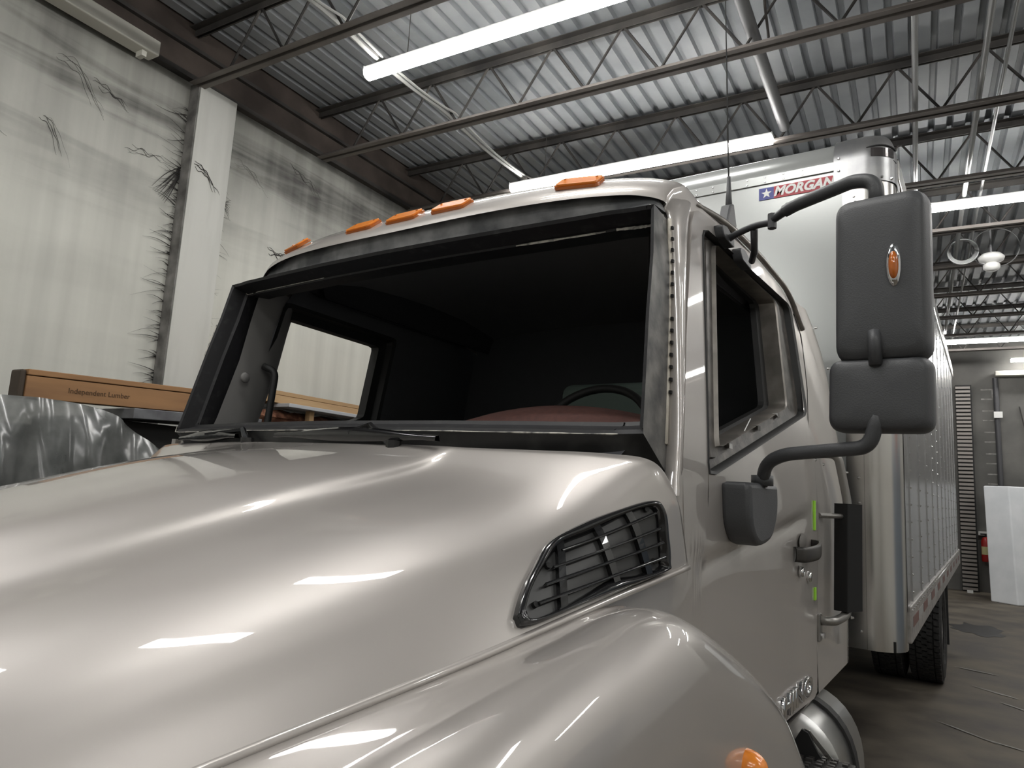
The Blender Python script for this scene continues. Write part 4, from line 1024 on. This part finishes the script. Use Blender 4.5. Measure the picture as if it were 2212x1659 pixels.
MB().tube([xo(1.39, 1.11, 0.0), xo(1.39, 1.11, 0.018)], 0.012, 8).build('bolt', CHROME, gb)

# ---- cargo box
cb = empty('cargo_box'); cb.parent = truck; cb['label'] = 'white fronted cargo box with polished aluminium corners'
BX, BF, BR, BZ0, BZ1 = 1.24, 2.33, 9.20, 0.95, 3.50
RC = 0.14
MB().grid([[(-BX+RC+0.06, BF, BZ0), (BX-RC-0.06, BF, BZ0)], [(-BX+RC+0.06, BF, 3.40), (BX-RC-0.06, BF, 3.40)]]).build('front_panel', BOXF, cb)
rows = []
for k in range(13):
    a = math.radians(90*k/12); rows.append([(x_, BF-0.004+0.24*(1-math.cos(a)), 3.415+0.195*math.sin(a)) for x_ in (-BX+RC+0.02, BX-RC-0.06)])
MB().grid([[(x_, BF-0.004, 3.40) for x_ in (-BX+RC+0.02, BX-RC-0.06)]] + rows).build('curved_top_panel', BOXF, cb, smooth=True)
MB().box((-BX+RC, BF-0.010, 3.378), (BX-RC-0.055, BF-0.003, 3.43)).build('seam_strip', BOXF, cb, bevel=0.002)
g = MB()
for k in range(19):
    x_ = -1.0 + k*0.1
    for z_ in (3.39, 3.418): g.tube([(x_, BF-0.006, z_), (x_, BF-0.014, z_)], [0.009, 0.004], 6)
for s in (1, -1):
    for k in range(19):
        g.tube([(s*(BX-RC-0.045), BF-0.004, 1.0+k*0.123), (s*(BX-RC-0.045), BF-0.014, 1.0+k*0.123)], [0.009, 0.004], 6)
for k in range(4): g.tube([(-0.2+k*0.42, BF+0.002, 3.19+0.0*k), (-0.2+k*0.42, BF-0.006, 3.19)], [0.008, 0.004], 6)
o = g.build('front_rivets', RIVET, cb); o['kind'] = 'stuff'
for s in (1, -1):
    rows = []
    arc = [(BX-RC-0.10, BF-0.006), (BX-RC-0.02, BF-0.006), (BX-RC-0.018, BF-0.012)] + [(BX-RC+RC*math.sin(math.radians(a)), BF+RC-0.012-RC*math.cos(math.radians(a))) for a in range(0, 91, 6)] + [(BX+0.0, BF+RC+0.03)]
    for z_ in (BZ0-0.03, 3.30): rows.append([(s*a, b, z_) for a, b in arc])
    o = MB().grid(rows).build('corner_post', ALU, cb, smooth=True); sharp(o, 30)
    # cast corner cap, curving back over the roof
    rows = []
    arc2 = [(BX-RC-0.14, BF-0.014)] + [(BX-RC+0.006+RC*math.sin(math.radians(a)), BF+RC-0.014-RC*math.cos(math.radians(a))) for a in range(0, 91, 6)] + [(BX+0.008, BF+RC+0.10)]
    for k in range(15):
        if k < 4: z_ = 3.287+0.045*k; f = 0
        else: f = (k-3)/11
        a_ = math.radians(90*f); z_ = z_ if k < 4 else 3.422+0.185*math.sin(a_)
        row = []
        for x_, y_ in arc2:
            sh = 0.20*(1-math.cos(a_)); 
            # shrink toward the inside of the box as it domes over
            cx_, cy_ = BX-RC-0.14, BF+RC+0.10
            kx = 1-0.28*(1-math.cos(a_)); row.append((s*(cx_+(x_-cx_)*kx), cy_+(y_-cy_)*(1-0.75*(1-math.cos(a_))), z_))
        rows.append(row)
    o = MB().grid(rows).build('corner_cap', ALUC, cb, smooth=True)
    for z_, w_ in ((3.475, 0.010), (3.405, 0.008)):   # recess lips of the corner lamp
        P = [(s*(BX-RC+0.006+(RC+0.005)*math.sin(math.radians(a))*(1-0.28*max(0, z_-3.395)*0.4), ), ) for a in ()]
        P = []
        for a in range(5, 80, 6):
            q = math.radians(a); bump_ = 0.012*math.sin(math.pi*(a-5)/75)
            kx = 1-0.02*(z_ > 3.4)
            P.append((s*(BX-RC+0.006+(RC+0.004)*kx*math.sin(q)), BF+RC-0.014-(RC+0.004)*kx*math.cos(q)+(0.012 if z_ > 3.4 else 0), z_+bump_))
        MB().tube(P, w_*0.55, 6).build('lamp_lip', CHASSIS, cb, smooth=True)
    P = [(s*(BX-RC+0.006+(RC+0.003)*math.sin(math.radians(a))), BF+RC-0.014-(RC+0.003)*math.cos(math.radians(a)), 3.39) for a in range(14, 70, 6)]
    MB().grid([[(p[0], p[1], z_) for p in P] for z_ in (3.42, 3.468)]).build('corner_lamp', mat('smoked_lamp', (0.07, 0.062, 0.062), 0.15, 0.4, coat=1.0), cb)
    g = MB()
    for z_ in (3.31, 3.37, 3.44): g.tube([(s*(BX-RC-0.115), BF-0.012, z_), (s*(BX-RC-0.115), BF-0.022, z_)], [0.009, 0.004], 6)
    for a in (10, 35, 60): q = math.radians(a); g.tube([(s*(BX-RC+0.006+RC*math.sin(q)), BF+RC-0.014-RC*math.cos(q), 3.305), (s*(BX-RC+0.006+(RC+0.01)*math.sin(q)), BF+RC-0.014-(RC+0.01)*math.cos(q), 3.305)], [0.009, 0.004], 6)
    g.build('cap_rivets', RIVET, cb)
    # side wall
    MB().grid([[(s*BX, BF+RC, BZ0+0.15), (s*BX, BR, BZ0+0.15)], [(s*BX, BF+RC, 3.34), (s*BX, BR, 3.34)]]).build('side_panel', BOXS, cb)
    MB().box((min(s*(BX-0.02), s*(BX+0.014)), BF+RC+0.02, 3.33), (max(s*(BX-0.02), s*(BX+0.014)), BR, 3.46)).build('top_rail', ALU, cb, bevel=0.012)
    MB().box((min(s*(BX-0.03), s*(BX+0.016)), BF+RC+0.02, BZ0), (max(s*(BX-0.03), s*(BX+0.016)), BR, BZ0+0.175)).build('bottom_rail', RAIL, cb, bevel=0.006)
    g = MB(); gr = MB(); rg = MB()
    for k in range(11):
        y_ = BF+RC+0.28+k*0.61
        gr.box((min(s*BX, s*(BX+0.005)), y_-0.025, BZ0+0.175), (max(s*BX, s*(BX+0.005)), y_+0.025, 3.33))
        for q in range(24): rg.tube([(s*(BX+0.004), y_, BZ0+0.22+q*0.09), (s*(BX+0.011), y_, BZ0+0.22+q*0.09)], [0.008, 0.003], 5)
    for k in range(68): rg.tube([(s*(BX+0.015), BF+RC+0.06+k*0.098, BZ0+0.155), (s*(BX+0.022), BF+RC+0.06+k*0.098, BZ0+0.155)], [0.007, 0.003], 5)
    gr.build('side_seams', BOXS, cb); o = rg.build('side_rivets', RIVET, cb); o['kind'] = 'stuff'
    if s == 1:
        for k in range(10):
            y_ = BF+RC+0.1+k*0.66
            MB().box((BX+0.0165, y_, BZ0+0.07), (BX+0.018, y_+0.30, BZ0+0.12)).build('reflector_tape', TAPER, cb)
            MB().box((BX+0.0165, y_+0.305, BZ0+0.07), (BX+0.018, y_+0.60, BZ0+0.12)).build('reflector_tape', TAPE, cb)
MB().box((-BX+0.04, BF+0.2, 3.40), (BX-0.04, BR, 3.50)).build('box_roof', BOXS, cb, bevel=0.04)
MB().box((-BX, BR-0.06, BZ0), (BX, BR, 3.46)).build('rear_frame', BOXS, cb)
MB().box((-BX+0.04, BF+0.02, BZ0-0.03), (BX-0.04, BR, BZ0+0.02)).build('box_floor', CHASSIS, cb)

# maker plate on the box front
pt = empty('maker_plate'); pt.parent = truck; pt['label'] = 'red and blue maker plate with white star on the box front'
x0, x1, z0, z1 = 0.565, 0.955, 3.286, 3.356
yp = BF-0.003
MB().box((x0, yp-0.002, z0), (x0+0.082, yp, z1)).build('blue_field', BLUE, pt)
MB().box((x0+0.082, yp-0.002, z0), (x1, yp, z1)).build('red_field', RED, pt)
c = (x0+0.042, (z0+z1)/2); v = []
for k in range(10):
    r = 0.030 if k % 2 == 0 else 0.012; a = math.pi/2 + k*math.pi/5; v.append((c[0]+r*math.cos(a), yp-0.003, c[1]+r*math.sin(a)))
MB().add(v + [(c[0], yp-0.003, c[1])], [(10, k, (k+1) % 10) for k in range(10)]).build('star', WHITE, pt)
M = frame_matrix(((x0+0.082+x1)/2, yp-0.004, (z0+z1)/2), (1, 0, 0), (0, 0, 1), (0, -1, 0))
text_mesh('lettering', 'MORGAN', 0.072, WHITE, pt, M, 0.0005, 0.30, 0.0030, 0.98)

# ---- fuel tank with strap, step
ft = empty('fuel_tank'); ft.parent = truck; ft['label'] = 'brushed cylindrical fuel tank below the driver door'
tcx, tcz, trx, trz = 0.90, 0.62, 0.27, 0.29
def tank_sec(y_, k_=1.0): return [V((tcx+trx*k_*math.copysign(abs(math.cos(a))**0.8, math.cos(a)), y_, tcz+trz*k_*math.copysign(abs(math.sin(a))**0.8, math.sin(a)))) for a in [2*math.pi*i/40 for i in range(40)]]
o = MB().grid([tank_sec(1.10, 0.02), tank_sec(1.10, 0.9), tank_sec(1.12, 1), tank_sec(1.52, 1), tank_sec(1.54, 0.96), tank_sec(1.54, 0.02)], True).build('shell', TANKM, ft); sharp(o, 40)
MB().grid([tank_sec(1.30, 1.0), tank_sec(1.30, 1.035), tank_sec(1.35, 1.035), tank_sec(1.35, 1.0)], True).build('strap', RUBBER, ft)
sp_ = empty('cab_step'); sp_.parent = truck
g = MB(); 
g.box((0.93, 0.80, 0.745), (1.205, 1.085, 0.775)); g.build('tread', mat('worn_tread', (0.05, 0.048, 0.046), 0.5, 0.5, (0.25, 0.25, 0.24), 60, 4, (0.55, 0.75), 0.3), sp_, bevel=0.005)
g = MB(); rnd = random.Random(2)
for i in range(9):
    for j in range(8): g.box((0.94+j*0.033+rnd.uniform(-.003, .003), 0.815+i*0.03, 0.774), (0.958+j*0.033, 0.830+i*0.03, 0.782+rnd.uniform(0, .006)))
g.build('tread_studs', mat('stud', (0.11, 0.105, 0.10), 0.4, 0.6), sp_)
MB().prism([(1.00, 0.775), (1.05, 0.862), (1.07, 0.855), (1.10, 0.80), (1.12, 0.775)], lambda a, b, h: (a, 1.03+h, b), 0, 0.012).build('bracket', CHASSIS, sp_)
MB().prism([(1.055, 0.862), (1.075, 0.858), (1.145, 0.785), (1.13, 0.778)], lambda a, b, h: (a, 1.044+h, b), 0, 0.004).build('bent_tab', ALU, sp_)
MB().box((0.62, 0.88, 0.40), (1.16, 1.07, 0.745)).build('step_box', CHASSIS, sp_, bevel=0.01)
# amber turn lamp on the fender
tl = empty('turn_lamp'); tl.parent = truck; tl['label'] = 'amber turn lamp on the driver side fender'
c = V((1.162, -0.05, 1.078))
MB().tube([c+V((-0.03, 0, 0)), c+V((0.008, 0, 0))], 0.036, 16).build('base', RUBBER, tl, smooth=False)
rows = []
for k in range(7):
    a = math.pi/2*k/6; rows.append([c+V((0.008+0.045*math.sin(a), 0.038*math.cos(a)*math.cos(t), 0.034*math.cos(a)*math.sin(t))) for t in [2*math.pi*i/18 for i in range(18)]])
MB().grid(rows, True).build('lens', AMBER, tl, smooth=True)

# ---- chassis and wheels
for s in (1, -1): part(MB().box((min(s*0.38, s*0.46), -1.4, 0.62), (max(s*0.38, s*0.46), 9.0, 0.88)), 'frame_rail', CHASSIS)
part(MB().tube([(-1.0, 6.5, 0.5), (1.0, 6.5, 0.5)], 0.09, 10), 'rear_axle', CHASSIS)
part(MB().tube([(-0.9, -0.35, 0.5), (0.9, -0.35, 0.5)], 0.06, 10), 'front_axle', CHASSIS)
for s in (1, -1): part(MB().box((min(s*0.62, s*1.2), 7.15, 0.25), (max(s*0.62, s*1.2), 7.17, 0.95)), 'mud_flap', RUBBER)
def tire_mesh(wd, R):
    prof = [(-wd/2+0.03, R*0.58), (-wd/2+0.004, R*0.66), (-wd/2, R*0.78), (-wd/2+0.006, R*0.90), (-wd/2+0.022, R*0.955), (-wd/2+0.035, R*0.965), (wd/2-0.035, R*0.965), (wd/2-0.022, R*0.955), (wd/2-0.006, R*0.90), (wd/2, R*0.78), (wd/2-0.004, R*0.66), (wd/2-0.03, R*0.58)]
    n_ = 64
    g = MB().grid([[(x_, r_*math.cos(2*math.pi*k/n_), r_*math.sin(2*math.pi*k/n_)) for x_, r_ in prof] for k in range(n_+1)])
    rowsx = [(-wd/2+0.018, 0.045), (-wd/2+0.075, 0.045), (-0.022, 0.044), (wd/2-0.12, 0.045), (wd/2-0.063, 0.045)]
    nb = 54
    for q, (xs, bw) in enumerate(rowsx):
        for k in range(nb):
            a0 = 2*math.pi*(k+0.5*(q % 2))/nb; a1 = a0 + 2*math.pi/nb*0.72; sk_ = 0.012*(1 if k % 2 else -1)
            pts = []
            for r_ in (R*0.955, R):
                for (x_, a_) in ((xs, a0), (xs+bw, a0+0.012), (xs+bw, a1+0.012), (xs, a1)):
                    pts.append((x_, r_*math.cos(a_), r_*math.sin(a_)))
            g.add(pts, [(4,5,6,7), (0,1,5,4), (1,2,6,5), (2,3,7,6), (3,0,4,7)])
    return g
T0_ = R0_ = H0_ = None
wheels = [(1.055, 6.5), (0.745, 6.5), (-1.055, 6.5), (-0.745, 6.5), (1.02, -0.35), (-1.02, -0.35)]
for k, (x_, y_) in enumerate(wheels):
    e = empty('wheel'); e.parent = truck; e.location = (x_, y_, 0.502)
    if T0_ is None:
        T0_ = tire_mesh(0.28, 0.5).build('tire', TIRE, e)
        R0_ = lathe([(0.10, -0.02), (0.20, -0.03), (0.27, 0.02), (0.29, 0.10), (0.30, 0.115), (0.27, 0.12)], 36).build('rim', STEELRIM, e, smooth=True); R0_.rotation_euler = (0, math.pi/2, 0)
        H0_ = lathe([(0.001, 0.05), (0.07, 0.05), (0.10, 0.0), (0.10, -0.05)], 20).build('hub', STEELRIM, e, smooth=True); H0_.rotation_euler = (0, math.pi/2, 0)
    else:
        for src in (T0_, R0_, H0_):
            c = src.copy(); COL.objects.link(c); c.parent = e
